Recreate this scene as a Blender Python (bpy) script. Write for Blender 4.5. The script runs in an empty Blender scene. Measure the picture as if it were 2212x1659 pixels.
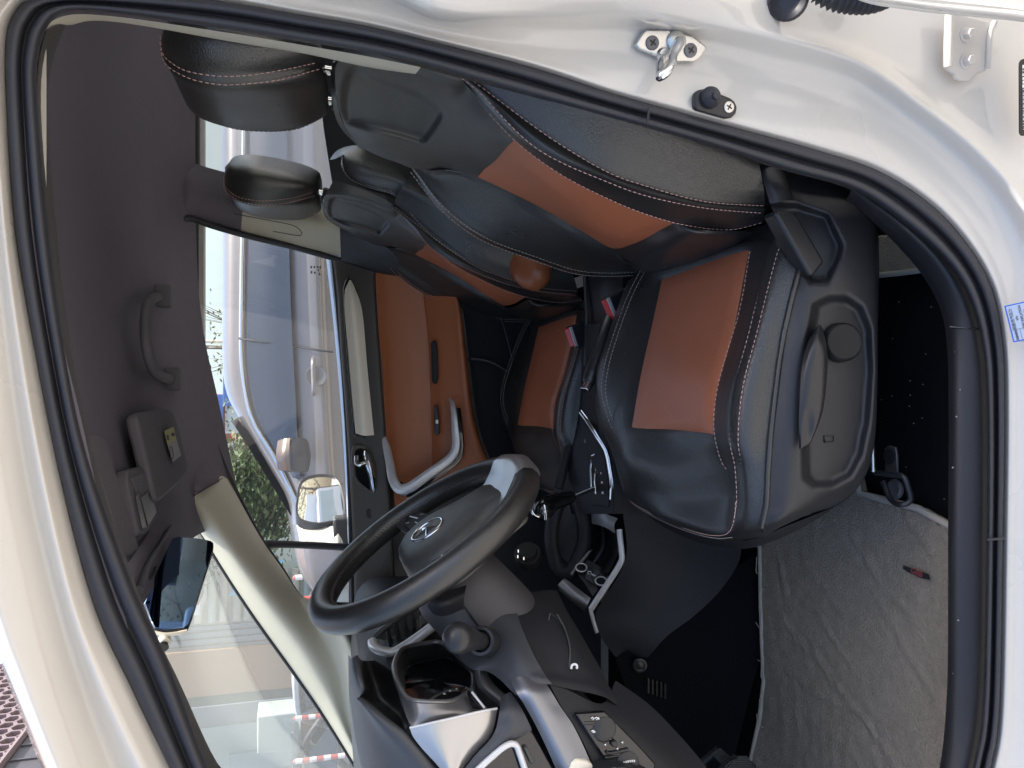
import bpy, bmesh, math, random
import numpy as np
from math import radians, sin, cos, pi
from mathutils import Vector, Matrix
random.seed(7); np.random.seed(7)
S = bpy.context.scene
COL = S.collection

# ---------------------------------------------------------------- camera, sky, sun, exposure
F = 1659.0                       # focal length in the units of the 2212 x 1659 reading of the photograph
TH = radians(15.7)               # the phone looks a little down
EYE = np.array([0.0, 0.0, 1.45])
cd = bpy.data.cameras.new('camera'); cam = bpy.data.objects.new('camera', cd); COL.objects.link(cam)
cd.sensor_fit = 'HORIZONTAL'; cd.sensor_width = 36.0; cd.lens = 36.0*F/2212.0
cd.clip_start = 0.02; cd.clip_end = 500
fw = Vector((0, cos(TH), -sin(TH))); rt = Vector((0, -sin(TH), -cos(TH))); up = Vector((1, 0, 0))
M4 = Matrix((rt, up, -fw)).transposed().to_4x4(); M4.translation = Vector(EYE)
cam.matrix_world = M4
S.camera = cam
W = bpy.data.worlds.new('World'); S.world = W; W.use_nodes = True
nt = W.node_tree; bg = nt.nodes['Background']
sky = nt.nodes.new('ShaderNodeTexSky'); sky.sky_type = 'NISHITA'; sky.sun_disc = False
SUN_EL, SUN_AZ = radians(60), radians(86)      # azimuth measured from +Y towards +X
sky.sun_elevation = SUN_EL; sky.sun_rotation = SUN_AZ
sky.air_density = 1.0; sky.dust_density = 4.0; sky.ozone_density = 1.0
nt.links.new(sky.outputs['Color'], bg.inputs['Color']); bg.inputs['Strength'].default_value = 0.13
sl = bpy.data.lights.new('sun', 'SUN'); sl.energy = 3.0; sl.angle = radians(0.5); sl.color = (1.0, 0.95, 0.88)
so = bpy.data.objects.new('sun', sl); COL.objects.link(so)
sd = Vector((cos(SUN_EL)*sin(SUN_AZ), cos(SUN_EL)*cos(SUN_AZ), sin(SUN_EL)))
so.rotation_euler = sd.to_track_quat('Z', 'Y').to_euler(); so.location = (2, 6, 8)
S.view_settings.view_transform = 'Standard'; S.view_settings.look = 'None'
S.view_settings.exposure = 1.55; S.view_settings.gamma = 1.0
S.cycles.max_bounces = 10; S.cycles.diffuse_bounces = 5; S.cycles.glossy_bounces = 5; S.cycles.transparent_max_bounces = 12
S.cycles.use_denoising = True
S.cycles.sample_clamp_indirect = 8.0

# ---------------------------------------------------------------- geometry helpers
cT, sT = cos(TH), sin(TH)
def ray(px, py):
    a = (px-1106.0)/F; b = (829.5-py)/F
    return np.array([b, cT-a*sT, -sT-a*cT])
def P(px, py, Y):
    d = ray(px, py); return EYE + d*(Y/d[1])
def PZ(px, py, Z):
    d = ray(px, py); return EYE + d*((Z-EYE[2])/d[2])
def PXX(px, py, X):
    d = ray(px, py); return EYE + d*(X/d[0])
def A(pts): return [P(*p) for p in pts]

def cr(pts, n, closed=False):
    """n points along a centripetal-ish Catmull-Rom spline, evenly spaced along its length"""
    p = np.array(pts, float)
    if len(p) == 2:
        t = np.linspace(0, 1, n)[:, None]; return p[0]*(1-t)+p[1]*t
    if closed: q = np.vstack([p[-1], p, p[0], p[1]])
    else: q = np.vstack([2*p[0]-p[1], p, 2*p[-1]-p[-2]])
    out = []
    for i in range(len(q)-3):
        p0, p1, p2, p3 = q[i:i+4]
        d1 = max(np.linalg.norm(p1-p0), 1e-9)**.5; d2 = max(np.linalg.norm(p2-p1), 1e-9)**.5; d3 = max(np.linalg.norm(p3-p2), 1e-9)**.5
        m1 = (p1-p0)/d1-(p2-p0)/(d1+d2)+(p2-p1)/d2; m2 = (p2-p1)/d2-(p3-p1)/(d2+d3)+(p3-p2)/d3
        m1 *= d2; m2 *= d2
        for t in np.linspace(0, 1, 13)[:-1]:
            h = np.array([2*t**3-3*t*t+1, t**3-2*t*t+t, -2*t**3+3*t*t, t**3-t*t])
            out.append(h[0]*p1+h[1]*m1+h[2]*p2+h[3]*m2)
    out.append(q[-2]); out = np.array(out)
    L = np.concatenate([[0], np.cumsum(np.linalg.norm(np.diff(out, axis=0), axis=1))])
    s = np.linspace(0, L[-1], n) if not closed else np.linspace(0, L[-1], n+1)[:-1]
    return np.stack([np.interp(s, L, out[:, k]) for k in range(out.shape[1])], 1)
def lin(pts, n):
    p = np.array(pts, float)
    L = np.concatenate([[0], np.cumsum(np.linalg.norm(np.diff(p, axis=0), axis=1))])
    s = np.linspace(0, L[-1], n)
    return np.stack([np.interp(s, L, p[:, k]) for k in range(p.shape[1])], 1)

ORG = {}                         # thing -> its base point
def root_of(o):
    while o.parent: o = o.parent
    return o
def thing(name, label, cat, loc=(0, 0, 0), group=None):
    o = bpy.data.objects.new(name, None); COL.objects.link(o); o.location = loc; o.empty_display_size = .05
    o['label'] = label; o['category'] = cat
    if group: o['group'] = group
    ORG[o.name] = np.array(loc, float); return o
def tag(o, label, cat, group=None):
    o['label'] = label; o['category'] = cat
    if group: o['group'] = group
    return o
def mesh(name, V, Fc, mat, parent=None, smooth=True, bevel=0, seg=2, solid=0, auto=None, sub=0):
    V = np.array(V, float)
    off = np.zeros(3)
    if parent is not None: off = ORG.get(root_of(parent).name, np.zeros(3))
    else:
        off = np.array([V[:, 0].mean(), V[:, 1].mean(), V[:, 2].min()])
    me = bpy.data.meshes.new(name); me.from_pydata((V-off).tolist(), [], [list(map(int, f)) for f in Fc]); me.update()
    o = bpy.data.objects.new(name, me); COL.objects.link(o)
    if mat: me.materials.append(mat)
    if parent is not None: o.parent = parent
    else: o.location = off; ORG[o.name] = off
    if smooth:
        me.polygons.foreach_set('use_smooth', [True]*len(me.polygons))
        if auto: me.set_sharp_from_angle(angle=radians(auto))
    if sub:
        m = o.modifiers.new('sub', 'SUBSURF'); m.levels = sub; m.render_levels = sub
    if solid:
        m = o.modifiers.new('thick', 'SOLIDIFY'); m.thickness = abs(solid); m.offset = 1.0 if solid > 0 else -1.0
    if bevel:
        m = o.modifiers.new('bevel', 'BEVEL'); m.width = bevel; m.segments = seg; m.limit_method = 'ANGLE'; m.angle_limit = radians(35)
    return o
def gridVF(G, cu=False, cv=False, flip=False):
    n, m = G.shape[:2]; V = G.reshape(-1, 3); Fc = []
    for i in range(n if cu else n-1):
        for j in range(m if cv else m-1):
            a = i*m+j; b = ((i+1) % n)*m+j; c = ((i+1) % n)*m+(j+1) % m; d = i*m+(j+1) % m
            Fc.append((a, d, c, b) if flip else (a, b, c, d))
    return V, Fc
def face_cam(G):
    """True when the grid faces away from the camera side and must be flipped"""
    n, m = G.shape[:2]; s = 0
    for i in np.linspace(0, n-2, 5).astype(int):
        for j in np.linspace(0, m-2, 5).astype(int):
            a, b, d = G[i, j], G[i+1, j], G[i, j+1]
            s += np.dot(np.cross(b-a, d-a), EYE-a)
    return s < 0
def loft(curves, nu=24, nv=4, smooth=True, px=True, yfun=None, curved=True):
    """surface through curves; each curve is [(px,py,Y)...] (or 3-D points with px=False)"""
    C = []
    for c in curves:
        c = np.array(c, float)
        c = cr(c, nu) if (curved and len(c) > 2) else lin(c, nu)
        C.append(c)
    C = np.array(C)
    if smooth and len(C) > 2:
        n = (len(C)-1)*nv+1
        out = []
        q = np.concatenate([[2*C[0]-C[1]], C, [2*C[-1]-C[-2]]])
        for i in range(len(C)-1):
            p0, p1, p2, p3 = q[i:i+4]
            for t in np.linspace(0, 1, nv+1)[:-1]:
                out.append(.5*((2*p1)+(-p0+p2)*t+(2*p0-5*p1+4*p2-p3)*t*t+(-p0+3*p1-3*p2+p3)*t**3))
        out.append(C[-1]); G = np.array(out)
    else:
        out = []
        for i in range(len(C)-1):
            for t in np.linspace(0, 1, nv+1)[:-1]: out.append(C[i]*(1-t)+C[i+1]*t)
        out.append(C[-1]); G = np.array(out)
    if px:
        H = np.zeros_like(G)
        for i in range(G.shape[0]):
            for j in range(G.shape[1]):
                x, y, Y = G[i, j]
                if yfun: Y = yfun(x, y, Y)
                H[i, j] = P(x, y, Y)
        G = H
    return G
def patch(name, curves, mat, parent, nu=24, nv=4, smooth=True, px=True, yfun=None, thick=0, curved=True, auto=None):
    G = loft(curves, nu, nv, smooth, px, yfun, curved)
    V, Fc = gridVF(G, flip=face_cam(G))
    return mesh(name, V, Fc, mat, parent, solid=-thick if thick else 0, auto=auto)
def tubeVF(path, r, n=10, closed=False, ry=None, upv=None, caps=True):
    p = np.array(path, float); k = len(p)
    r = np.full(k, r) if np.isscalar(r) else np.array(r, float)
    ry = r if ry is None else (np.full(k, ry) if np.isscalar(ry) else np.array(ry, float))
    T = np.zeros_like(p)
    for i in range(k):
        a = p[(i-1) % k] if (closed or i > 0) else p[i]; b = p[(i+1) % k] if (closed or i < k-1) else p[i]
        T[i] = (b-a)/max(np.linalg.norm(b-a), 1e-9)
    u = np.array(upv if upv is not None else (0.13, -.2, .97), float)
    V = []; N = None
    for i in range(k):
        if N is None or upv is not None: N = u - T[i]*np.dot(u, T[i])
        else: N = N - T[i]*np.dot(N, T[i])
        if np.linalg.norm(N) < 1e-4: N = np.cross(T[i], (1, 0, 0))
        N = N/np.linalg.norm(N); B = np.cross(T[i], N)
        for j in range(n):
            a = 2*pi*j/n; V.append(p[i]+B*cos(a)*r[i]+N*sin(a)*ry[i])
    Fc = []
    for i in range(k if closed else k-1):
        for j in range(n):
            a = i*n+j; b = i*n+(j+1) % n; c = ((i+1) % k)*n+(j+1) % n; d = ((i+1) % k)*n+j
            Fc.append((a, b, c, d))
    if caps and not closed:
        Fc.append(tuple(range(n-1, -1, -1))); Fc.append(tuple(range((k-1)*n, k*n)))
    return V, Fc
def tube(name, path, r, mat, parent, n=10, closed=False, ry=None, upv=None, auto=50, smoothpath=0):
    if smoothpath: path = cr(path, smoothpath, closed)
    V, Fc = tubeVF(path, r, n, closed, ry, upv)
    return mesh(name, V, Fc, mat, parent, auto=auto)
def cyl(name, a, b, r, mat, parent, n=20, r2=None, bevel=0):
    a = np.array(a); b = np.array(b); r2 = r if r2 is None else r2
    V, Fc = tubeVF([a, b], [r, r2], n)
    return mesh(name, V, Fc, mat, parent, auto=40, bevel=bevel)
def lathe(name, a, axis, prof, mat, parent, n=24):
    """profile [(distance along the axis, radius)]"""
    a = np.array(a, float); ax = np.array(axis, float); ax /= np.linalg.norm(ax)
    V, Fc = tubeVF([a+ax*d for d, _ in prof], [max(r, 1e-4) for _, r in prof], n)
    k = len(prof)
    # exact frame along a straight axis: tangents of coincident points are unreliable, rebuild
    N = np.cross(ax, (0.3, .2, .9)); N /= np.linalg.norm(N); B = np.cross(ax, N); V = []
    for d, r in prof:
        for j in range(n):
            t = 2*pi*j/n; V.append(a+ax*d+(N*cos(t)+B*sin(t))*max(r, 1e-4))
    return mesh(name, V, Fc, mat, parent, auto=40)
def boxVF(c, ex, ey, ez):
    c = np.array(c, float); ex, ey, ez = map(lambda v: np.array(v, float), (ex, ey, ez))
    V = [c+sx*ex+sy*ey+sz*ez for sx in (-1, 1) for sy in (-1, 1) for sz in (-1, 1)]
    Fc = [(0, 1, 3, 2), (4, 6, 7, 5), (0, 4, 5, 1), (2, 3, 7, 6), (0, 2, 6, 4), (1, 5, 7, 3)]
    if np.dot(np.cross(ex, ey), ez) < 0: Fc = [f[::-1] for f in Fc]
    return V, Fc
def box(name, c, h, mat, parent, bevel=0, seg=2, ax=None):
    """axis-aligned half sizes h, or with ax = three unit vectors"""
    ax = np.eye(3) if ax is None else np.array(ax, float)
    V, Fc = boxVF(c, ax[0]*h[0], ax[1]*h[1], ax[2]*h[2])
    return mesh(name, V, Fc, mat, parent, bevel=bevel, seg=seg, smooth=bevel > 0, auto=40 if bevel else None)
def prismVF(pts, vec):
    p = [np.array(q, float) for q in pts]; v = np.array(vec, float); n = len(p)
    V = p+[q+v for q in p]
    c = sum(p)/n; nrm = sum((np.cross(p[i]-c, p[(i+1) % n]-c) for i in range(n)), np.zeros(3))
    fl = np.dot(nrm, v) > 0
    Fc = [tuple(range(n)), tuple(range(2*n-1, n-1, -1))]+[(i, i+n, (i+1) % n+n, (i+1) % n) for i in range(n)]
    if fl: Fc = [f[::-1] for f in Fc]
    return V, Fc
def prism(name, pts, vec, mat, parent, bevel=0, seg=2, smooth=True):
    V, Fc = prismVF(pts, vec); return mesh(name, V, Fc, mat, parent, bevel=bevel, seg=seg, smooth=smooth and bevel > 0, auto=40 if bevel else None)
def merge(parts):
    V = []; Fc = []
    for v, f in parts:
        b = len(V); V += list(v); Fc += [tuple(i+b for i in q) for q in f]
    return V, Fc
def towards(p, d):               # moved d metres towards the camera side
    v = EYE-np.array(p); return np.array(p)+v/np.linalg.norm(v)*d
def stitches(name, pts, mat, parent, dash=.0052, gap=.0024, r=.0007, lift=.0015, px=True):
    pts = cr(A(pts) if px else pts, 200)
    L = np.concatenate([[0], np.cumsum(np.linalg.norm(np.diff(pts, axis=0), axis=1))])
    parts = []; s = 0
    f = lambda t: np.array([np.interp(t, L, pts[:, k]) for k in range(3)])
    while s+dash < L[-1]:
        a, b = towards(f(s), lift), towards(f(s+dash), lift); parts.append(tubeVF([a, towards((a+b)/2, .0004), b], [r*.7, r, r*.7], 5)); s += dash+gap
    V, Fc = merge(parts); o = mesh(name, V, Fc, mat, parent); o['kind'] = 'stuff'; return o
def text(name, body, size, origin, xdir, ydir, mat, parent, depth=.0004, align='CENTER'):
    cu = bpy.data.curves.new('t', 'FONT'); cu.body = body; cu.size = size; cu.align_x = align; cu.align_y = 'CENTER'; cu.extrude = depth; cu.resolution_u = 3
    to = bpy.data.objects.new('t', cu); COL.objects.link(to)
    dg = bpy.context.evaluated_depsgraph_get(); me = bpy.data.meshes.new_from_object(to.evaluated_get(dg))
    bpy.data.objects.remove(to)
    x = np.array(xdir, float); x /= np.linalg.norm(x); y = np.array(ydir, float); y -= x*np.dot(x, y); y /= np.linalg.norm(y); z = np.cross(x, y)
    V = [np.array(origin)+x*v.co.x+y*v.co.y+z*v.co.z for v in me.vertices]; Fc = [tuple(p.vertices) for p in me.polygons]
    if not V: return None
    o = mesh(name, V, Fc, mat, parent, smooth=False); o['kind'] = 'stuff'; return o
def inpoly(x, y, poly):
    r = False; n = len(poly); j = n-1
    for i in range(n):
        xi, yi = poly[i]; xj, yj = poly[j]
        if (yi > y) != (yj > y) and x < (xj-xi)*(y-yi)/(yj-yi)+xi: r = not r
        j = i
    return r
def sdist(x, y, poly):
    d = 1e9; n = len(poly); p = np.array([x, y])
    for i in range(n):
        a = np.array(poly[i]); b = np.array(poly[(i+1) % n]); t = np.clip(np.dot(p-a, b-a)/max(np.dot(b-a, b-a), 1e-9), 0, 1)
        d = min(d, np.linalg.norm(p-a-(b-a)*t))
    return d if inpoly(x, y, poly) else -d
def sstep(t): t = min(max(t, 0), 1); return t*t*(3-2*t)

# ---------------------------------------------------------------- materials
MAT = {}
HEADP = [(.868,1.712),(.872,1.745),(.90,1.775),(1.0,1.795),(1.2,1.81),(1.6,1.82),(1.9,1.815),(2.03,1.80),(2.10,1.775),(2.16,1.74),(2.2,1.705)]
HEADX = [(-.37,-.12),(-.25,-.095),(-.05,-.055),(.15,-.015),(.35,0),(.7,.004),(1.1,0),(1.7,-.01)]
def headz(x, y):
    z = np.interp(y, [p[0] for p in HEADP], [p[1] for p in HEADP]); d = np.interp(x, [p[0] for p in HEADX], [p[1] for p in HEADX])
    return z+d
def onhead(px, py, drop=.02):
    for Y in np.linspace(.93, 2.19, 400):
        p = P(px, py, Y)
        if p[2] > headz(p[0], Y)-drop: return p
    return p
def mat(name, col, rough=.5, metal=0, coat=0, bump=None, var=None, spec=.5, sheen=0, aniso=None):
    """bump = (kind, scale, strength); var = (scale, amount) gentle tone change of the surface itself"""
    m = bpy.data.materials.new(name); m.use_nodes = True; t = m.node_tree; b = t.nodes['Principled BSDF']
    b.inputs['Base Color'].default_value = (*col, 1); b.inputs['Roughness'].default_value = rough; b.inputs['Metallic'].default_value = metal
    b.inputs['Coat Weight'].default_value = coat; b.inputs['Coat Roughness'].default_value = .04; b.inputs['Specular IOR Level'].default_value = spec
    b.inputs['Sheen Weight'].default_value = sheen
    tc = t.nodes.new('ShaderNodeTexCoord')
    if var:
        nz = t.nodes.new('ShaderNodeTexNoise'); nz.inputs['Scale'].default_value = var[0]; nz.inputs['Detail'].default_value = var[2] if len(var) > 2 else 6; nz.inputs['Roughness'].default_value = var[3] if len(var) > 3 else .5
        t.links.new(tc.outputs['Object'], nz.inputs['Vector'])
        mx = t.nodes.new('ShaderNodeMix'); mx.data_type = 'RGBA'
        k = 1-var[1]; mx.inputs[6].default_value = (col[0]*k, col[1]*k, col[2]*k, 1); k = 1+var[1]; mx.inputs[7].default_value = (col[0]*k, col[1]*k, col[2]*k, 1)
        t.links.new(nz.outputs['Fac'], mx.inputs[0]); t.links.new(mx.outputs[2], b.inputs['Base Color'])
        mr = t.nodes.new('ShaderNodeMapRange'); mr.inputs[3].default_value = rough*.85; mr.inputs[4].default_value = min(1, rough*1.15)
        t.links.new(nz.outputs['Fac'], mr.inputs[0]); t.links.new(mr.outputs[0], b.inputs['Roughness'])
    if bump:
        kind, sc, st = bump[:3]
        bp = t.nodes.new('ShaderNodeBump'); bp.inputs['Strength'].default_value = st; bp.inputs['Distance'].default_value = bump[3] if len(bump) > 3 else .001
        if kind == 'grain':          # leather: creased cells
            nz = t.nodes.new('ShaderNodeTexNoise'); nz.inputs['Scale'].default_value = sc*.6; nz.inputs['Detail'].default_value = 3
            vr = t.nodes.new('ShaderNodeTexVoronoi'); vr.feature = 'DISTANCE_TO_EDGE'; vr.inputs['Scale'].default_value = sc
            ad = t.nodes.new('ShaderNodeVectorMath'); ad.operation = 'MULTIPLY_ADD'; ad.inputs[1].default_value = (.004,)*3
            t.links.new(tc.outputs['Object'], nz.inputs['Vector']); t.links.new(nz.outputs['Color'], ad.inputs[0]); t.links.new(tc.outputs['Object'], ad.inputs[2])
            t.links.new(ad.outputs[0], vr.inputs['Vector'])
            mm = t.nodes.new('ShaderNodeMath'); mm.operation = 'MINIMUM'; mm.inputs[1].default_value = .12
            t.links.new(vr.outputs['Distance'], mm.inputs[0]); t.links.new(mm.outputs[0], bp.inputs['Height'])
        elif kind == 'dots':         # perforated leather
            vr = t.nodes.new('ShaderNodeTexVoronoi'); vr.inputs['Scale'].default_value = sc; vr.inputs['Randomness'].default_value = 0.12
            t.links.new(tc.outputs['Object'], vr.inputs['Vector'])
            mm = t.nodes.new('ShaderNodeMath'); mm.operation = 'MINIMUM'; mm.inputs[1].default_value = .3
            t.links.new(vr.outputs['Distance'], mm.inputs[0]); t.links.new(mm.outputs[0], bp.inputs['Height'])
        elif kind == 'wave':
            wv = t.nodes.new('ShaderNodeTexWave'); wv.inputs['Scale'].default_value = sc; t.links.new(tc.outputs['Object'], wv.inputs['Vector']); t.links.new(wv.outputs['Fac'], bp.inputs['Height'])
        else:
            nz = t.nodes.new('ShaderNodeTexNoise'); nz.inputs['Scale'].default_value = sc; nz.inputs['Detail'].default_value = 5
            t.links.new(tc.outputs['Object'], nz.inputs['Vector']); t.links.new(nz.outputs['Fac'], bp.inputs['Height'])
        if kind == 'grain':      # slow puckering of the hide under the grain
            n2 = t.nodes.new('ShaderNodeTexNoise'); n2.inputs['Scale'].default_value = 9; n2.inputs['Detail'].default_value = 1
            t.links.new(tc.outputs['Object'], n2.inputs['Vector'])
            b2 = t.nodes.new('ShaderNodeBump'); b2.inputs['Strength'].default_value = bump[4] if len(bump) > 4 else .18; b2.inputs['Distance'].default_value = .012
            t.links.new(n2.outputs['Fac'], b2.inputs['Height']); t.links.new(b2.outputs[0], bp.inputs['Normal'])
        t.links.new(bp.outputs[0], b.inputs['Normal'])
    MAT[name] = m; return m
def glassmat(name, tint=(1, 1, 1), refl=1.0, ior=1.5, haze=0, hazecol=(.6, .6, .6), rough=0):
    m = bpy.data.materials.new(name); m.use_nodes = True; t = m.node_tree; t.nodes.clear()
    out = t.nodes.new('ShaderNodeOutputMaterial'); tr = t.nodes.new('ShaderNodeBsdfTransparent'); tr.inputs[0].default_value = (*tint, 1)
    gl = t.nodes.new('ShaderNodeBsdfGlossy'); gl.inputs['Roughness'].default_value = rough
    fr = t.nodes.new('ShaderNodeFresnel'); fr.inputs[0].default_value = ior
    mu = t.nodes.new('ShaderNodeMath'); mu.operation = 'MULTIPLY'; mu.inputs[1].default_value = refl
    mx = t.nodes.new('ShaderNodeMixShader'); t.links.new(fr.outputs[0], mu.inputs[0]); t.links.new(mu.outputs[0], mx.inputs[0])
    t.links.new(tr.outputs[0], mx.inputs[1]); t.links.new(gl.outputs[0], mx.inputs[2])
    last = mx
    if haze:
        df = t.nodes.new('ShaderNodeBsdfDiffuse'); df.inputs[0].default_value = (*hazecol, 1)
        tl = t.nodes.new('ShaderNodeBsdfTranslucent'); tl.inputs[0].default_value = (*hazecol, 1)
        m0 = t.nodes.new('ShaderNodeMixShader'); m0.inputs[0].default_value = .6; t.links.new(df.outputs[0], m0.inputs[1]); t.links.new(tl.outputs[0], m0.inputs[2])
        m2 = t.nodes.new('ShaderNodeMixShader'); m2.inputs[0].default_value = haze; t.links.new(mx.outputs[0], m2.inputs[1]); t.links.new(m0.outputs[0], m2.inputs[2]); last = m2
    t.links.new(last.outputs[0], out.inputs[0]); MAT[name] = m; return m

white = mat('white_paint', (.61, .578, .525), .28, coat=1.0, bump=('noise', 9, .02, .01), var=(3, .015))
rubber = mat('rubber', (.027, .028, .035), .52, bump=('noise', 700, .15, .0006), var=(14, .15))
leather = mat('black_leather', (.0255, .025, .0245), .29, bump=('grain', 250, .8, .0016), var=(18, .15), spec=.85)
leather_fine = mat('black_leather_fine', (.0215, .021, .0205), .30, bump=('grain', 330, .6, .0012), var=(18, .15), spec=.8)
orange = mat('tan_perforated_leather', (.47, .155, .075), .42, bump=('dots', 520, .35, .0010), var=(14, .07))
orange_door = mat('tan_door_leather', (.40, .135, .055), .40, bump=('grain', 320, .35, .0008, .08), var=(6, .06))
orange_arm = mat('tan_armrest_leather', (.32, .105, .045), .36, bump=('grain', 450, .25, .0007), var=(12, .05))
softgrey = mat('soft_grey_vinyl', (.056, .0565, .054), .40, bump=('grain', 300, .7, .0013, .12), var=(15, .08))
plastic = mat('black_plastic', (.024, .024, .027), .42, bump=('noise', 900, .2, .0005), var=(20, .1))
plastic_smooth = mat('smooth_black_plastic', (.022, .022, .024), .33, var=(20, .08))
dashgrey = mat('grained_dash_plastic', (.048, .051, .059), .46, bump=('grain', 320, .6, .0011, .05), var=(12, .06))
dashblack = mat('dark_dash_plastic', (.018, .019, .023), .55, bump=('grain', 330, .4, .001, .05), var=(12, .1), spec=.3)
gloss = mat('piano_black', (.008, .008, .009), .08, coat=.6)
headcloth = mat('headliner_cloth', (.168, .156, .186), .95, bump=('noise', 1100, .4, .0008), var=(40, .07), spec=.15)
visorcloth = mat('visor_vinyl', (.122, .115, .132), .7, bump=('noise', 800, .2, .0005), var=(30, .06), spec=.3)
beige = mat('beige_pillar_plastic', (.56, .535, .44), .55, bump=('noise', 800, .15, .0005), var=(10, .03))
darktrim = mat('dark_pillar_trim', (.055, .052, .050), .6, bump=('noise', 800, .2, .0005), var=(10, .06))
doorblack = mat('door_upper_trim', (.070, .062, .054), .55, bump=('noise', 700, .25, .0005), var=(18, .08))
silver = mat('silver_plastic', (.66, .66, .67), .30, metal=.30, var=(30, .04))
brushed = mat('brushed_silver_panel', (.52, .51, .50), .33, metal=.85, var=(30, .04))
band_grey = mat('blue_grey_satin_band', (.27, .28, .31), .36, metal=.8, var=(25, .05))
silver_warm = mat('champagne_trim', (.80, .74, .62), .40, metal=.1, var=(30, .04))
satin = mat('satin_grey_trim', (.24, .235, .235), .34, metal=.6, var=(25, .06))
chrome = mat('chrome', (.78, .79, .80), .07, metal=1)
zinc = mat('zinc_plate', (.62, .62, .60), .28, metal=1, bump=('noise', 60, .08, .001), var=(50, .08))
screwgrey = mat('grey_screw', (.16, .16, .17), .45, metal=.6)
black_knob = mat('matt_black_knob', (.014, .014, .015), .5, spec=.3)
carpet = mat('black_carpet', (.0075, .0078, .010), .95, bump=('noise', 1500, .7, .002), var=(90, .3), spec=.1)
matgrey = mat('grey_floor_mat', (.300, .266, .218), .95, bump=('noise', 300, 1.0, .005), var=(45, .6, 14, .88), spec=.1)
matedge = mat('mat_binding', (.42, .39, .34), .9, bump=('noise', 300, .5, .002), var=(60, .15))
red = mat('red_button', (.65, .025, .03), .3, coat=.3)
thread = mat('pink_thread', (.62, .40, .36), .7)
thread_dim = mat('grey_thread', (.36, .34, .31), .7)
thread_dark = mat('dark_thread', (.05, .045, .045), .7)
label_white = mat('printed_white', (.75, .75, .75), .5)
label_black = mat('label_black', (.012, .012, .013), .35)
ink = mat('printed_ink', (.03, .03, .05), .6)
blue = mat('printed_blue', (.03, .12, .55), .5)
labelblue = mat('pale_blue_label', (.40, .48, .62), .35)
yellow = mat('printed_yellow', (.42, .40, .16), .6)
glass = glassmat('window_glass', (.93, .96, .94), 1.0, haze=.05, hazecol=(.75, .77, .78))
windscreen = glassmat('windscreen_glass', (.90, .95, .93), 1.3, haze=.20, hazecol=(.72, .75, .72))  # haze layer: dirty glass, plus a stand-in for the pale reflection wash
film = glassmat('frosted_window_film', (.70, .74, .76), .8, haze=.38, hazecol=(.80, .82, .82))
mirror = mat('mirror_glass', (.88, .89, .90), .02, metal=1)
screen = mat('dark_mirror_glass', (.13, .20, .33), .02, metal=1)
# ================================================================ the white van: body round the open driver's door
van = thing('white_van', 'white van whose open driver door frame surrounds the black and tan cabin', 'van', (0.2, 0.8, 0.25))
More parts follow.
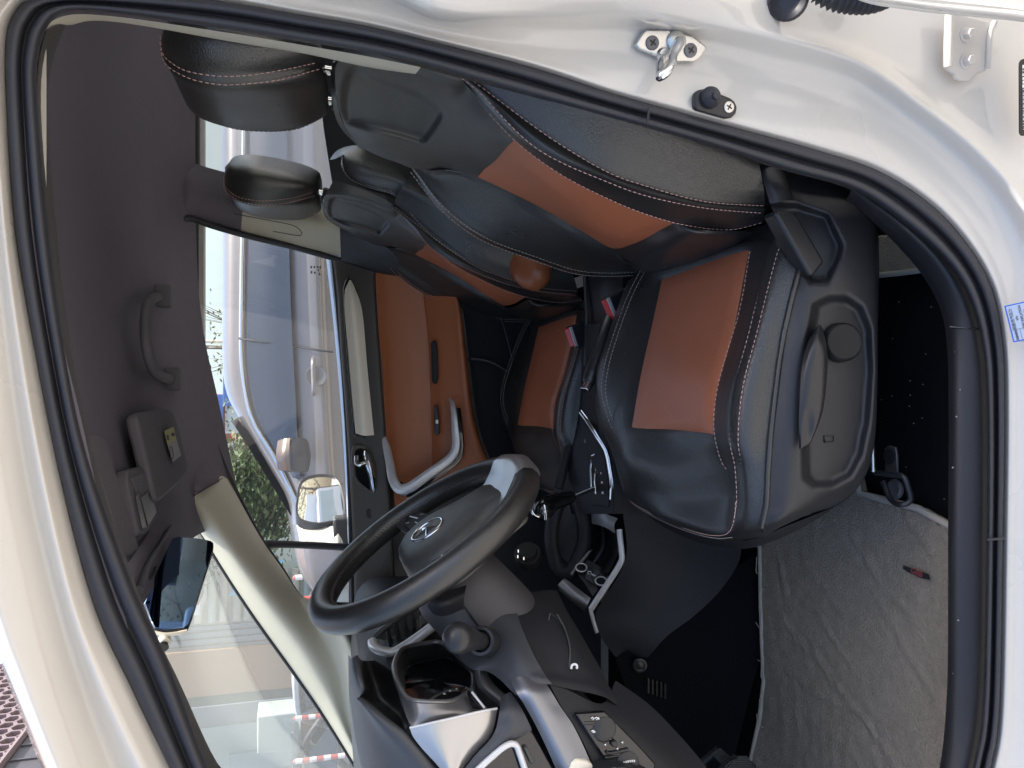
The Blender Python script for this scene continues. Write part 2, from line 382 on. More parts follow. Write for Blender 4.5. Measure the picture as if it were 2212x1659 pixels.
# stations round the door opening, clockwise in the picture: seal edge first, then outward to the outer skin
ST = [
 [(398,1720,.865),(376,1716,.855),(325,1700,.84),(272,1710,.865),(212,1715,.835),(158,1720,.82),(130,1722,.845),(118,1722,.95)],
 [(366,1659,.865),(344,1655,.855),(292,1640,.84),(243,1650,.865),(180,1655,.835),(125,1659,.82),(100,1661,.845),(90,1661,.95)],
 [(283,1485,.865),(262,1482,.855),(215,1478,.84),(180,1482,.865),(118,1485,.835),(58,1490,.82),(33,1492,.845),(24,1492,.95)],
 [(202,1307,.865),(184,1304,.855),(152,1300,.84),(124,1298,.862),(60,1296,.835),(-8,1300,.82),(-38,1303,.845),(-48,1303,.95)],
 [(133,1047,.865),(116,1045,.855),(92,1042,.84),(62,1040,.86),(10,1040,.835),(-58,1042,.82),(-95,1043,.845),(-105,1043,.95)],
 [(77,770,.865),(62,770,.855),(44,770,.842),(20,770,.857),(-30,770,.835),(-95,770,.82),(-130,770,.845),(-140,770,.95)],
 [(32,494,.865),(22,494,.855),(8,494,.843),(-10,494,.855),(-55,494,.835),(-120,494,.82),(-158,494,.845),(-168,494,.95)],
 [(12,200,.862),(3,200,.855),(-12,198,.843),(-30,196,.855),(-75,190,.83),(-140,182,.81),(-180,178,.84),(-190,178,.95)],
 [(13,80,.86),(4,74,.853),(-10,66,.843),(-25,58,.85),(-62,36,.82),(-115,5,.80),(-150,-18,.83),(-158,-24,.95)],
 [(30,30,.86),(24,22,.852),(15,10,.843),(5,-6,.85),(-18,-42,.81),(-45,-90,.79),(-65,-130,.82),(-70,-138,.95)],
 [(70,-4,.858),(67,-13,.85),(64,-26,.842),(60,-44,.848),(54,-84,.80),(46,-130,.775),(40,-175,.80),(38,-185,.95)],
 [(200,-14,.857),(200,-22,.85),(200,-36,.842),(200,-54,.845),(200,-92,.80),(200,-132,.775),(200,-185,.78),(200,-195,.95)],
 [(440,-3,.852),(441,-11,.845),(443,-24,.84),(446,-42,.84),(450,-78,.80),(456,-120,.775),(462,-170,.77),(463,-180,.95)],
 [(658,33,.848),(660,23,.84),(664,12,.842),(669,-4,.838),(676,-34,.80),(684,-66,.775),(694,-120,.77),(697,-130,.9)],
 [(800,58,.846),(803,49,.838),(807,38,.842),(812,22,.838),(820,-8,.80),(828,-36,.775),(840,-100,.77),(844,-112,.9)],
 [(940,92,.845),(943,83,.836),(948,72,.842),(954,62,.839),(962,46,.800),(970,18,.775),(984,-60,.77),(990,-80,.9)],
 [(1150,146,.845),(1154,136,.836),(1160,122,.842),(1168,98,.845),(1178,60,.832),(1184,36,.795),(1196,-40,.772),(1202,-70,.9)],
 [(1317,200,.844),(1321,190,.836),(1331,160,.839),(1344,112,.845),(1357,62,.838),(1364,34,.798),(1378,-40,.772),(1384,-70,.88)],
 [(1460,240,.843),(1465,229,.835),(1478,196,.838),(1496,140,.844),(1514,84,.838),(1522,52,.80),(1538,-30,.782),(1546,-70,.86)],
 [(1600,279,.842),(1605,268,.834),(1622,232,.836),(1644,178,.841),(1664,122,.834),(1676,80,.796),(1698,44,.812),(1790,-120,.80)],
 [(1760,323,.840),(1766,311,.832),(1786,272,.834),(1812,222,.838),(1838,168,.831),(1852,134,.796),(1876,96,.812),(1975,-80,.80)],
 [(1895,368,.838),(1902,356,.830),(1923,322,.832),(1946,290,.834),(1968,252,.826),(1984,224,.792),(2012,184,.806),(2150,-40,.79)],
 [(2005,437,.834),(2012,427,.826),(2032,402,.827),(2056,378,.826),(2080,345,.818),(2100,316,.786),(2132,280,.796),(2330,30,.78)],
 [(2086,522,.829),(2094,514,.821),(2112,496,.821),(2138,470,.818),(2166,440,.808),(2192,418,.780),(2228,388,.784),(2440,230,.755)],
 [(2142,620,.824),(2151,615,.815),(2168,602,.814),(2196,584,.808),(2226,562,.798),(2254,546,.772),(2290,524,.772),(2450,420,.735)],
 [(2166,737,.820),(2175,734,.811),(2192,728,.808),(2220,718,.800),(2250,706,.789),(2278,698,.764),(2314,688,.762),(2390,660,.735)],
 [(2171,880,.818),(2180,879,.809),(2197,878,.805),(2224,876,.797),(2254,873,.785),(2282,871,.760),(2318,868,.757),(2396,860,.73)],
 [(2168,1141,.816),(2177,1141,.807),(2194,1141,.803),(2222,1141,.795),(2252,1141,.783),(2280,1141,.758),(2316,1141,.755),(2396,1141,.728)],
 [(2160,1525,.816),(2169,1526,.807),(2187,1528,.803),(2216,1530,.795),(2246,1533,.783),(2276,1536,.758),(2314,1540,.755),(2394,1540,.728)],
 [(2141,1659,.818),(2150,1662,.809),(2168,1668,.805),(2198,1676,.797),(2230,1684,.785),(2262,1692,.760),(2302,1700,.757),(2390,1720,.73)],
 [(2112,1760,.82),(2120,1766,.811),(2138,1776,.807),(2168,1792,.80),(2200,1808,.788),(2232,1824,.763),(2274,1840,.76),(2370,1870,.733)],
]
NS = 240
cols = [cr([s[k] for s in ST], NS) for k in range(8)]
# columns were resampled by their own length: realign them on the stations instead
def stationcols():
    out = []
    n = len(ST)
    base = np.array([s[0][:2] for s in ST], float)
    for k in range(8):
        p = np.array([s[k] for s in ST], float)
        q = np.vstack([2*p[0]-p[1], p, 2*p[-1]-p[-2]]); c = []
        for i in range(n-1):
            m = max(3, int(np.linalg.norm(base[i+1]-base[i])/14))
            for t in np.linspace(0, 1, m+1)[:-1]:
                p0, p1, p2, p3 = q[i:i+4]
                c.append(.5*((2*p1)+(-p0+p2)*t+(2*p0-5*p1+4*p2-p3)*t*t+(-p0+3*p1-3*p2+p3)*t**3))
        c.append(p[-1]); out.append(np.array(c))
    return out
SC = stationcols()
def across(SCs, nv):
    C = np.array(SCs); out = []
    q = np.concatenate([[2*C[0]-C[1]], C, [2*C[-1]-C[-2]]])
    for i in range(len(C)-1):
        p0, p1, p2, p3 = q[i:i+4]
        for t in np.linspace(0, 1, nv+1)[:-1]:
            # monotone in-between: half way from Catmull-Rom to straight, so panels keep flats and rounded folds
            c = .5*((2*p1)+(-p0+p2)*t+(2*p0-5*p1+4*p2-p3)*t*t+(-p0+3*p1-3*p2+p3)*t**3)
            out.append(.55*c+.45*(p1*(1-t)+p2*t))
    out.append(C[-1]); G = np.array(out)
    return np.array([[P(*G[i, j]) for j in range(G.shape[1])] for i in range(G.shape[0])])
G = across(SC, 5)
BODY_G = G
V, Fc = gridVF(G, flip=face_cam(G))
body_side = mesh('door_frame', V, Fc, white, van)
body_side['label'] = 'white painted door frame with a raised rib down the rear pillar'

# rubber seal: two lobes between the outer edge (station column 0) and the inner edge
INN = [(488,1720),(449,1659),(362,1430),(283,1250),(190,987),(143,770),(104,494),(80,200),(84,115),(101,60),(140,26),(230,26),(470,60),(658,90),(790,112),(915,140),(1100,194),(1255,236),(1396,275),(1545,318),(1700,368),(1843,409),(1948,478),(2040,560),(2092,640),(2122,745),(2132,880),(2132,1141),(2124,1510),(2106,1640),(2078,1745)]
n0 = len(SC[0])
outer = SC[0]
inn = cr([(x, y, .875) for x, y in INN], 1200)
# match every outer point with the inner curve by fraction of the station index
so_ = [0]
base = np.array([s[0][:2] for s in ST], float)
for i in range(len(ST)-1): so_ += [i+t for t in np.linspace(0, 1, max(3, int(np.linalg.norm(base[i+1]-base[i])/14))+1)[1:]]
so_ = np.array(so_)
q = np.array([(x, y, .868) for x, y in INN], float); qq = np.vstack([2*q[0]-q[1], q, 2*q[-1]-q[-2]])
ni = np.array([ (lambda i, t: .5*((2*qq[i+1])+(-qq[i]+qq[i+2])*t+(2*qq[i]-5*qq[i+1]+4*qq[i+2]-qq[i+3])*t*t+(-qq[i]+3*qq[i+1]-3*qq[i+2]+qq[i+3])*t**3))(min(int(s), len(q)-2), s-min(int(s), len(q)-2)) for s in so_])
ni[:, 2] = outer[:, 2]+.012
seal_prof = [(0, .006), (.02, -.006), (.12, -.013), (.28, -.014), (.42, -.008), (.50, .004), (.54, .006), (.60, -.006), (.72, -.014), (.86, -.012), (.96, -.002), (1.0, .012), (1.01, .03)]
G = np.array([[P(*(np.append(outer[j, :2]*(1-f)+ni[j, :2]*f, outer[j, 2]+dy))) for j in range(n0)] for f, dy in seal_prof])
V, Fc = gridVF(G, flip=face_cam(G))
seal = mesh('weatherstrip', V, Fc, rubber, van)
# a butt joint in the seal
for (x, y, x2, y2, Y) in [(2169,1163,2132,1166,.80), (1402,234,1398,268,.826)]:
    tube('seal_joint', [towards(P(x, y, Y), .002), towards(P((x+x2)/2, (y+y2)/2, Y-.004), .004), towards(P(x2, y2, Y), .002)], .0016, rubber, seal, 6)

# roof skin, hood side and rear body so the cabin is closed
def WG(rows): return np.array(rows, float)
roof = []
for X in np.linspace(-.29, 2.0, 14):
    k = max(0, -X-.1)*.35
    roof.append([(X, y, z-k*.4) for y, z in [(.90, 1.70), (.91, 1.78), (.97, 1.84), (1.3, 1.875), (1.6, 1.88), (1.95, 1.87), (2.2, 1.84), (2.33, 1.76), (2.36, 1.70)]])
G = WG(roof); V, Fc = gridVF(G); mesh('roof_panel', V, Fc, white, van)

# headliner
head = []
for X, dz in HEADX:
    head.append([(X, y, z+dz) for y, z in HEADP])
G = WG(head); C2 = [[tuple(p) for p in r] for r in G]
G = loft([cr(r, 40) for r in C2], 40, 5, px=False, curved=True)
V, Fc = gridVF(G); headliner = mesh('headliner', V, Fc, headcloth, van)

# light strip of pillar trim seen between the seal and the driver's seat, and the dark front pillar trim
patch('pillar_trim', [[(95,68,.885),(112,46,.885),(150,32,.885),(230,34,.885),(500,72,.885),(658,98,.885),(800,123,.885),(909,145,.885)],
                      [(118,48,.93),(132,52,.93),(180,42,.93),(240,44,.93),(500,86,.93),(658,112,.93),(800,142,.93),(900,157,.93)],
                      [(132,52,.97),(150,55,.97),(185,46,.97),(245,47,.97),(500,90,.97),(658,116,.97),(800,146,.97),(897,160,.97)]], beige, van, 60, 3)['label'] = 'pale strip of pillar trim inside the door seal'
patch('pillar_trim', [[(470,1700,.885),(445,1650,.885),(360,1425,.885),(283,1250,.885),(190,987,.885),(143,770,.885),(104,494,.885),(80,200,.885),(86,120,.885),(100,66,.885)],
                      [(500,1690,.92),(468,1655,.92),(381,1470,.92),(318,1330,.92),(214,1040,.92),(156,790,.92),(116,494,.92),(97,200,.92),(110,110,.92),(132,54,.92)],
                      [(510,1690,.98),(474,1655,.98),(386,1470,.98),(322,1335,.98),(218,1040,.97),(160,790,.96),(122,494,.95),(104,200,.95),(120,110,.95),(140,58,.95)]], darktrim, van, 60, 3)['label'] = 'dark front pillar and roof edge trim'

# dark sill and lower pillar trim between seal and cabin floor
sill = [[(1843,400,.872),(1948,470,.87),(2040,556,.866),(2092,640,.862),(2122,745,.857),(2134,880,.853),(2134,1141,.850),(2126,1510,.852),(2108,1640,.854),(2078,1745,.858)],
        [(1838,412,.876),(1941,485,.873),(2028,570,.869),(2078,655,.865),(2104,750,.860),(2114,880,.856),(2114,1141,.853),(2106,1515,.855),(2086,1650,.857),(2056,1755,.861)],
        [(1832,424,.90),(1925,500,.897),(2006,588,.892),(2048,668,.885),(2062,752,.880),(2066,880,.876),(2065,1141,.873),(2060,1520,.875),(2044,1660,.877),(2012,1765,.88)],
        [(1828,430,.925),(1916,508,.92),(1994,597,.912),(2034,676,.903),(2046,754,.897),(2049,880,.893),(2048,1141,.890),(2044,1525,.892),(2028,1665,.895),(1996,1770,.90)]]
G = loft(sill, 90, 4)
last = G[-1].copy(); last[:, 2] = np.minimum(last[:, 2], .47); G = np.concatenate([G, [last]])
V, Fc = gridVF(G, flip=face_cam(G)); st_ = mesh('sill_trim', V, Fc, plastic, van, auto=40)
tube('trim_joint', A([(2127,709,.852), (2095,710,.862), (2052,706,.882)]), .0012, gloss, st_, 6)
for i, (x, y) in enumerate([(2062,760),(2074,842),(2058,1010),(2096,905),(2085,1220),(2070,1340),(2058,1455),(2100,1380),(2066,900),(2090,1090)]):
    c = P(x, y, .868); cyl('dust_speck', c, towards(c, .0014), .0006+.0003*(i % 3), thread_dim, st_, 6)

# cabin floor, wheel-arch carpet, firewall, rear closure, far side below the door
box('floor_pan', (.35, 1.6, .455), (1.6, .82, .012), carpet, van)
V, Fc = gridVF(np.array([[(-.98-.12*a, y, z) for y in (.87, 1.6, 2.35)] for z, a in [(.45, 0), (.7, .3), (.95, 1), (1.25, 1.4)]]), flip=False)
mesh('bulkhead', V, Fc, carpet, van)
box('rear_partition', (1.95, 1.6, .80), (.015, .8, .40), softgrey, van)
box('far_side_wall', (.6, 2.345, .85), (1.7, .012, .42), white, van)
# lower rear pillar (inside, dark) behind the driver's seat so nothing leaks
patch('rear_pillar_cover', [[(640,60,.95),(909,146,.95),(1100,196,.95),(1396,277,.95),(1700,370,.95),(1843,411,.94),(1948,480,.93)],
                    [(640,-120,1.0),(909,-60,1.0),(1100,0,1.0),(1396,60,1.0),(1700,150,1.0),(1850,250,1.0),(1990,380,.98)]], darktrim, van, 30, 2)
box('near_side_wall', (1.45, .86, 1.1), (.55, .03, .62), darktrim, van)

# striker on the rear pillar
def pf(px, py, Y):                 # frame of the pillar surface: along the pillar, across, out
    o = P(px, py, Y); a = P(px+40, py+11, Y)-o; b = P(px-9, py+40, Y+.004)-o
    a /= np.linalg.norm(a); b -= a*np.dot(a, b); b /= np.linalg.norm(b); n = np.cross(a, b)
    if np.dot(n, EYE-o) < 0: n = -n
    return o, a, b, n
o, a, b, n = pf(1446, 108, .838)
k = 1/F*.80
def on(px, py, d=0, Y=.838):      # a photo point on the plane of the pillar, d metres out of it
    r = ray(px, py); t = np.dot(o-EYE, n)/np.dot(r, n); return EYE+r*t+n*d
strk = prism('door_striker', [on(*q, -.002) for q in [(1369,98),(1383,75),(1392,66),(1440,66),(1493,80),(1520,100),(1524,106),(1507,128),(1495,135),(1462,135),(1425,127),(1378,108)]], n*.007, zinc, van, bevel=.002, seg=3)
for (x, y) in [(1405, 95), (1487, 111)]:
    c = on(x, y, .005); s = lathe('screw', c, n, [(0, .0085), (.0018, .0082), (.0022, .0070), (.0021, .001)], screwgrey, strk, 20)
    for aa in (0, 1):
        d1 = (a*cos(.4+aa*pi/2)+b*sin(.4+aa*pi/2)); box('slot', c+n*.0023, (.0045, .0010, .0006), label_black, s, ax=[d1, np.cross(n, d1), n])
lathe('collar', on(1456, 92, .004), n, [(0, .013), (.004, .012), (.006, .009)], zinc, strk)
lathe('collar', on(1429, 121, .004), n, [(0, .009), (.004, .008), (.006, .0065)], zinc, strk)
tube('loop', [on(1456,92,.004), on(1456,96,.016), P(1454,120,.808), P(1452,138,.795), P(1444,152,.786), P(1432,163,.783), P(1425,166,.787), P(1424,158,.80), P(1427,140,.815), on(1429,121,.004)], .0052, chrome, strk, 14, smoothpath=48)

# courtesy-light switch
o, a, b, n = pf(1540, 228, .834)
sw = prism('door_switch', [on(*q, -.002, .834) for q in [(1495,204),(1503,196),(1521,194),(1570,214),(1580,222),(1585,233),(1583,247),(1574,256),(1562,258),(1500,240),(1494,236)]], n*.011, plastic_smooth, van, bevel=.0025, seg=3)
lathe('rubber_boot', on(1525,214,.009), n, [(0, .0125), (.003, .0128), (.006, .012), (.012, .0065), (.0135, .0050), (.018, .0048), (.0188, .004), (.019, .0005)], rubber, sw)
sc = lathe('screw', on(1566,234,.009), n, [(0, .0068), (.0012, .0066), (.0016, .0055), (.0017, .0005)], zinc, sw)
for aa in (0, 1):
    d1 = (a*cos(.3+aa*pi/2)+b*sin(.3+aa*pi/2)); box('slot', on(1566,234,.0108), (.0038, .0007, .0005), label_black, sc, ax=[d1, np.cross(n, d1), n])

# hinge bracket of the rear door, bolts
hbpaint = mat('dusty_white_paint', (.56, .52, .47), .45, coat=.2, var=(30, .08))
o, a, b, n = pf(2086, 112, .785)
hb = prism('hinge_bracket', [on(*q, -.002) for q in [(2043,24),(2040,80),(2038,146),(2046,154),(2056,160),(2062,172),(2070,175),(2089,177),(2097,168),(2106,160),(2124,155),(2128,145),(2129,96),(2134,70),(2140,52)]], n*.006, hbpaint, van, bevel=.0015)
tube('flange', [on(2044,26,.006), on(2042,80,.007), on(2041,146,.006)], .0045, hbpaint, hb, 8)
tube('flange', [on(2140,50,.006), on(2131,72,.006), on(2128,110,.006), on(2126,150,.005)], .0035, hbpaint, hb, 8, smoothpath=16)
for (x, y) in [(2081, 77), (2081, 134)]:
    c = on(x, y, .003); bo = lathe('bolt', c, n, [(0, .0098), (.0022, .0095), (.003, .007)], hbpaint, hb, 24)
    lathe('bolt_head', c+n*.002, n, [(0, .0064), (.009, .0064), (.010, .0055), (.0101, .0005)], hbpaint, bo, 6)

# rear door edge, wiring boot and dark opening at the top of the picture
patch('rear_door', [[(1780,-60,.70),(1850,-6,.70),(1960,16,.70),(2060,30,.70),(2140,38,.70),(2230,52,.70),(2330,80,.70)],
                    [(1790,-64,.69),(1860,-14,.688),(1965,6,.688),(2060,18,.688),(2140,26,.688),(2232,38,.688),(2335,66,.69)],
                    [(1820,-80,.70),(1890,-30,.695),(1985,-8,.695),(2070,2,.695),(2150,10,.695),(2240,20,.695),(2345,46,.70)],
                    [(1900,-140,.72),(1960,-90,.70),(2030,-60,.70),(2100,-44,.70),(2180,-36,.70),(2270,-26,.70),(2370,0,.71)]], white, van, 30, 4, thick=.01)['label'] = 'white edge of the rear side door'
bt = []
pts = cr(A([(1768,-22,.775), (1800,-6,.768), (1850,3,.762), (1890,0,.758), (1935,-20,.755)]), 64)
V, Fc = tubeVF(pts, [.0125+.0022*cos(i*2*pi/4.0) for i in range(64)], 16, upv=(0, 1, 0), ry=[(.0145+.0022*cos(i*2*pi/4.0)) for i in range(64)])
mesh('wiring_boot', V, Fc, rubber, van)
lathe('grommet', P(1702, 0, .796), P(1702, 0, .70)-P(1702, 0, .796), [(0, .024), (.006, .0235), (.009, .0205), (.005, .019), (-.006, .0005)], rubber, van)

# identification plate and tyre label on the pillar
o, a, b, n = pf(2230, 212, .768)
a_ = P(2230, 140, .762)-P(2230, 280, .776); a_ /= np.linalg.norm(a_)
def plate(c, hw, hh, dirx, nn, m, name, par, corner=.006, th=.0016):
    x = np.array(dirx)/np.linalg.norm(dirx); y = np.cross(nn, x); y /= np.linalg.norm(y)
    q = []
    for sx, sy, s0 in ((1, 1, 0), (-1, 1, pi/2), (-1, -1, pi), (1, -1, 3*pi/2)):
        for t in np.linspace(0, pi/2, 5): q.append(c+x*(sx*(hw-corner)+corner*cos(s0+t))+y*(sy*(hh-corner)+corner*sin(s0+t)))
    return prism(name, q, nn*th, m, par), x, y
c = P(2227, 209, .752)
idp, x, y = plate(c, .046, .019, a_, n, label_black, 'identification_plate', van)
yy = y if np.dot(y, (0, 0, 1)) > 0 else -y
pl, _, _ = plate(c+n*.0012, .0365, .0145, a_, n, printed := thread_dim, 'rim', idp, .002, .0008)
plate(c+n*.0016, .0360, .0140, a_, n, label_black, 'field', idp, .0018, .0008)
text('lettering', 'LJ12EKR27F4702517', .0092, c+n*.0027+yy*.0116, x if np.dot(np.cross(x, yy), n) > 0 else -x, yy, label_white, idp)
o, a, b, n = pf(2200, 694, .785)
n = np.array([-.05, -.62, .78]); n /= np.linalg.norm(n)
c = P(2228, 690, .768); a_ = np.array([1, .16, .13]); a_ -= n*np.dot(a_, n); a_ /= np.linalg.norm(a_)
tl, x, y = plate(c, .0245, .025, a_, n, blue, 'tyre_label', van, .001, .0008)
yy = y if np.dot(y, (0, 0, 1)) > 0 else -y
tl['label'] = 'blue bordered tyre pressure label'
plate(c+n*.0005, .0228, .0233, a_, n, labelblue, 'field', tl, .0008, .0007)
text('lettering', '\u8f6e\u80ce\u5145\u6c14\u538b\u529b', .0046, c+n*.0014+x*.0055+yy*.0195, x, yy, ink, tl)
text('lettering', 'kPa', .0040, c+n*.0014+x*.0055+yy*.0145, x, yy, ink, tl)
text('lettering', 'TIRE INFLATION', .0042, c+n*.0014+x*.0060+yy*.0092, x, yy, ink, tl)
text('lettering', 'PRESSURE', .0042, c+n*.0014+x*.0060+yy*.0042, x, yy, ink, tl)
box('rule', c+n*.0013-x*.0085, (.0002, .0230, .0001), ink, tl, ax=[x, yy, n]); box('rule', c+n*.0013-x*.0158+yy*.0145, (.0070, .0002, .0001), ink, tl, ax=[x, yy, n])
text('lettering', '\u8f6e\u80ce\u89c4\u683c', .0034, c+n*.0014-x*.0158+yy*.0190, x, yy, ink, tl)

# ---------------------------------------------------------------- windscreen and its frame
def WS(px, py):                    # a point of the picture on the windscreen plane
    p0 = np.array([-.30, 1.6, 1.70]); n_ = np.array([.62, 0, .0]) ; 
    nn_ = np.cross(np.array([0, 1, 0]), np.array([-.80, 0, -.50])); nn_ /= np.linalg.norm(nn_)
    r = ray(px, py); t = np.dot(p0-EYE, nn_)/np.dot(r, nn_); return EYE+r*t
ws = []
for s in np.linspace(0, 1, 10):
    X = -.30-1.02*s; Z = 1.70-.60*s+.05*sin(pi*s)
    ws.append([(X-.10*(1-((y-1.55)/.75)**2), y, Z) for y in np.linspace(.92, 2.24, 12)])
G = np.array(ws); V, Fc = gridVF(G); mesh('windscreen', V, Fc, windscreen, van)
# ================================================================ driver's seat
seat = thing('driver_seat', 'nearest front seat in black leather with a tan perforated centre', 'car seat', (.15, 1.2, .47), 'front seats')
# cushion: rows from the back to the front, columns from the door side inward
CU = [
 [(1745,540,.965),(1700,480,.99),(1650,485,1.05),(1540,520,1.18),(1445,560,1.31),(1402,572,1.395),(1384,592,1.45)],
 [(1732,572,.957),(1684,522,.982),(1632,515,1.045),(1528,548,1.175),(1436,582,1.305),(1388,588,1.405),(1366,600,1.455)],
 [(1721,602,.952),(1668,560,.980),(1618,541,1.050),(1519,571,1.18),(1430,604,1.31),(1374,612,1.415),(1350,622,1.46)],
 [(1693,720,.950),(1628,717,.972),(1583,720,1.050),(1495,714,1.18),(1408,705,1.31),(1327,722,1.42),(1308,738,1.47)],
 [(1676,840,.950),(1597,838,.972),(1548,842,1.048),(1466,830,1.18),(1384,812,1.31),(1301,800,1.42),(1286,815,1.47)],
 [(1663,955,.950),(1587,950,.972),(1541,938,1.052),(1455,928,1.19),(1365,923,1.31),(1306,900,1.42),(1291,905,1.47)],
 [(1658,1030,.953),(1597,1010,.980),(1556,1004,1.058),(1450,1004,1.195),(1356,990,1.32),(1327,968,1.41),(1316,962,1.46)],
 [(1655,1092,.957),(1601,1085,.988),(1566,1080,1.065),(1455,1075,1.205),(1372,1045,1.335),(1343,1022,1.405),(1332,1012,1.445)],
 [(1645,1138,.970),(1594,1142,1.005),(1553,1153,1.07),(1442,1120,1.215),(1385,1096,1.345),(1361,1080,1.40),(1346,1062,1.44)],
 [(1652,1158,.995),(1610,1166,1.025),(1568,1170,1.09),(1460,1140,1.235),(1400,1112,1.365),(1372,1094,1.42),(1352,1070,1.46)],
]
SUBD = 6
def crgrid(rows, s):
    C = np.array(rows, float)
    def up1(C):
        q = np.concatenate([[2*C[0]-C[1]], C, [2*C[-1]-C[-2]]]); out = []
        for i in range(len(C)-1):
            p0, p1, p2, p3 = q[i:i+4]
            for t in np.linspace(0, 1, s+1)[:-1]: out.append(.5*((2*p1)+(-p0+p2)*t+(2*p0-5*p1+4*p2-p3)*t*t+(-p0+3*p1-3*p2+p3)*t**3))
        out.append(C[-1]); return np.array(out)
    return up1(up1(C).swapaxes(0, 1)).swapaxes(0, 1)
CG = crgrid(CU, SUBD)
s = SUBD
r1, r4, c2, c4 = 2*s, 5*s, 2*s, 4*s
# soft crown on the tan centre, seam grooves round it and along the stitched crest, a puffed nose
for i in range(CG.shape[0]):
    for j in range(CG.shape[1]):
        dy = 0
        if r1 <= i <= r4 and c2 <= j <= c4: dy -= .010*sin(pi*(i-r1)/(r4-r1))**.5*sin(pi*(j-c2)/(c4-c2))**.5
        if i > r4 and j >= c2: dy -= .012*sin(pi*min(1, (i-r4)/(3*s)))*sin(pi*min(1, max(0, (j-c2)/(3*s))))
        if (i in (r1, r4) and c2 <= j <= c4) or (j in (c2, c4) and r1 <= i <= r4): dy += .006
        if j == s and i > 2: dy += .003
        CG[i, j, 2] += dy
C3 = np.array([[P(*CG[i, j]) for j in range(CG.shape[1])] for i in range(CG.shape[0])])
def sub(i0, i1, j0, j1):
    return C3[i0:i1+1, j0:j1+1]
def gpart(name, G, m, par, **k):
    V, Fc = gridVF(G, flip=face_cam(G)); return mesh(name, V, Fc, m, par, **k)
gpart('cushion_centre', sub(r1, r4, c2, c4), orange, seat)
def submask(name, m, par, keep):
    n, k = C3.shape[:2]; idx = {}; V = []; Fc = []; fl = face_cam(C3)
    for i in range(n-1):
        for j in range(k-1):
            if keep(i, j):
                f = []
                for a, b in ((i, j), (i+1, j), (i+1, j+1), (i, j+1)):
                    if (a, b) not in idx: idx[(a, b)] = len(V); V.append(C3[a, b])
                    f.append(idx[(a, b)])
                Fc.append(f[::-1] if fl else f)
    return mesh(name, V, Fc, m, par)
ctr = lambda i, j: r1 <= i < r4 and c2 <= j < c4
submask('cushion', leather, seat, lambda i, j: not ctr(i, j))
# the thigh bolster strips are a finer, smoother hide: stitched seams on them
def col3(j, i0=0, i1=None): return C3[i0:i1, j]
stitches('stitching', col3(s, 3, -8)+np.array([0, .012, 0]), thread, seat, px=False, lift=.004)
stitches('stitching', col3(s, 3, -8)+np.array([0, -.004, -.003]), thread, seat, px=False, lift=.004)
stitches('stitching', [(1620,542,1.043),(1597,672,1.036),(1568,769,1.036),(1549,842,1.038),(1542,899,1.036),(1543,937,1.04),(1550,971,1.045),(1562,1004,1.05),(1592,1042,1.03)], thread, seat, lift=.006)
stitches('stitching', [(1396,562,1.39),(1358,634,1.40),(1324,727,1.40),(1305,794,1.40),(1299,844,1.40),(1310,894,1.40),(1334,954,1.39)], thread_dim, seat, lift=.007, r=.0009)
stitches('stitching', [(1404,566,1.385),(1367,636,1.39),(1333,728,1.39),(1314,794,1.39),(1308,844,1.39),(1319,894,1.39),(1342,950,1.38)], thread_dim, seat, lift=.007, r=.0009)
stitches('stitching', [(1361,1083,1.39),(1410,1112,1.30),(1477,1141,1.19),(1544,1157,1.065),(1570,1153,1.03),(1584,1130,1.0),(1590,1080,.985)], thread, seat, lift=.008)
stitches('stitching', [(1368,1090,1.395),(1416,1118,1.30),(1482,1147,1.19),(1548,1163,1.07),(1582,1161,1.02)], thread_dim, seat, lift=.010)
# leather skirt from the cushion crest down to the side cover, seen as the dark rolled edge
tube('piping', [towards(p, .001) for p in C3[3:-6:3, 0]], .0045, leather_fine, seat, 8)

# plastic side cover with its recess, knob and lever
REC = [(1757,655),(1790,640),(1830,640),(1862,662),(1882,710),(1886,800),(1878,910),(1862,985),(1838,1030),(1800,1050),(1758,1052),(1735,1035),(1733,960),(1737,850),(1742,740)]
POC = [(1652,440),(1720,440),(1790,462),(1822,530),(1815,560),(1790,610),(1750,612),(1722,575)]
def vy(px, py, Y):
    Y += .020*sstep((sdist(px, py, REC)+6)/22)
    Y += .022*sstep((sdist(px, py, POC)+3)/14)
    return Y
side = [
 [(1640,352,.985),(1665,445,.967),(1700,520,.958),(1730,585,.953),(1712,640,.951),(1693,722,.949),(1676,842,.949),(1663,957,.949),(1658,1032,.952),(1655,1094,.956),(1646,1140,.969),(1652,1160,.994)],
 [(1668,350,.975),(1696,430,.960),(1740,520,.945),(1760,590,.940),(1752,650,.936),(1738,722,.932),(1726,842,.930),(1716,957,.930),(1709,1032,.932),(1704,1085,.936),(1692,1122,.945),(1680,1142,.975)],
 [(1720,375,.975),(1760,425,.955),(1800,480,.935),(1815,570,.930),(1812,650,.928),(1805,722,.926),(1800,842,.925),(1794,957,.925),(1786,1020,.927),(1775,1062,.932),(1750,1100,.945),(1722,1122,.975)],
 [(1800,395,.975),(1842,420,.955),(1872,470,.937),(1882,570,.932),(1885,650,.930),(1886,722,.929),(1886,842,.929),(1880,957,.930),(1866,1012,.933),(1842,1050,.940),(1800,1085,.955),(1750,1110,.985)],
 [(1815,410,1.0),(1862,428,.985),(1892,478,.960),(1899,570,.955),(1898,650,.953),(1896,722,.952),(1895,842,.952),(1888,957,.952),(1876,1012,.955),(1853,1054,.962),(1806,1090,.980),(1755,1116,1.02)],
]
G = loft(side, 120, 14, yfun=vy)
V, Fc = gridVF(G, flip=face_cam(G)); sc_ = mesh('side_cover', V, Fc, plastic, seat)
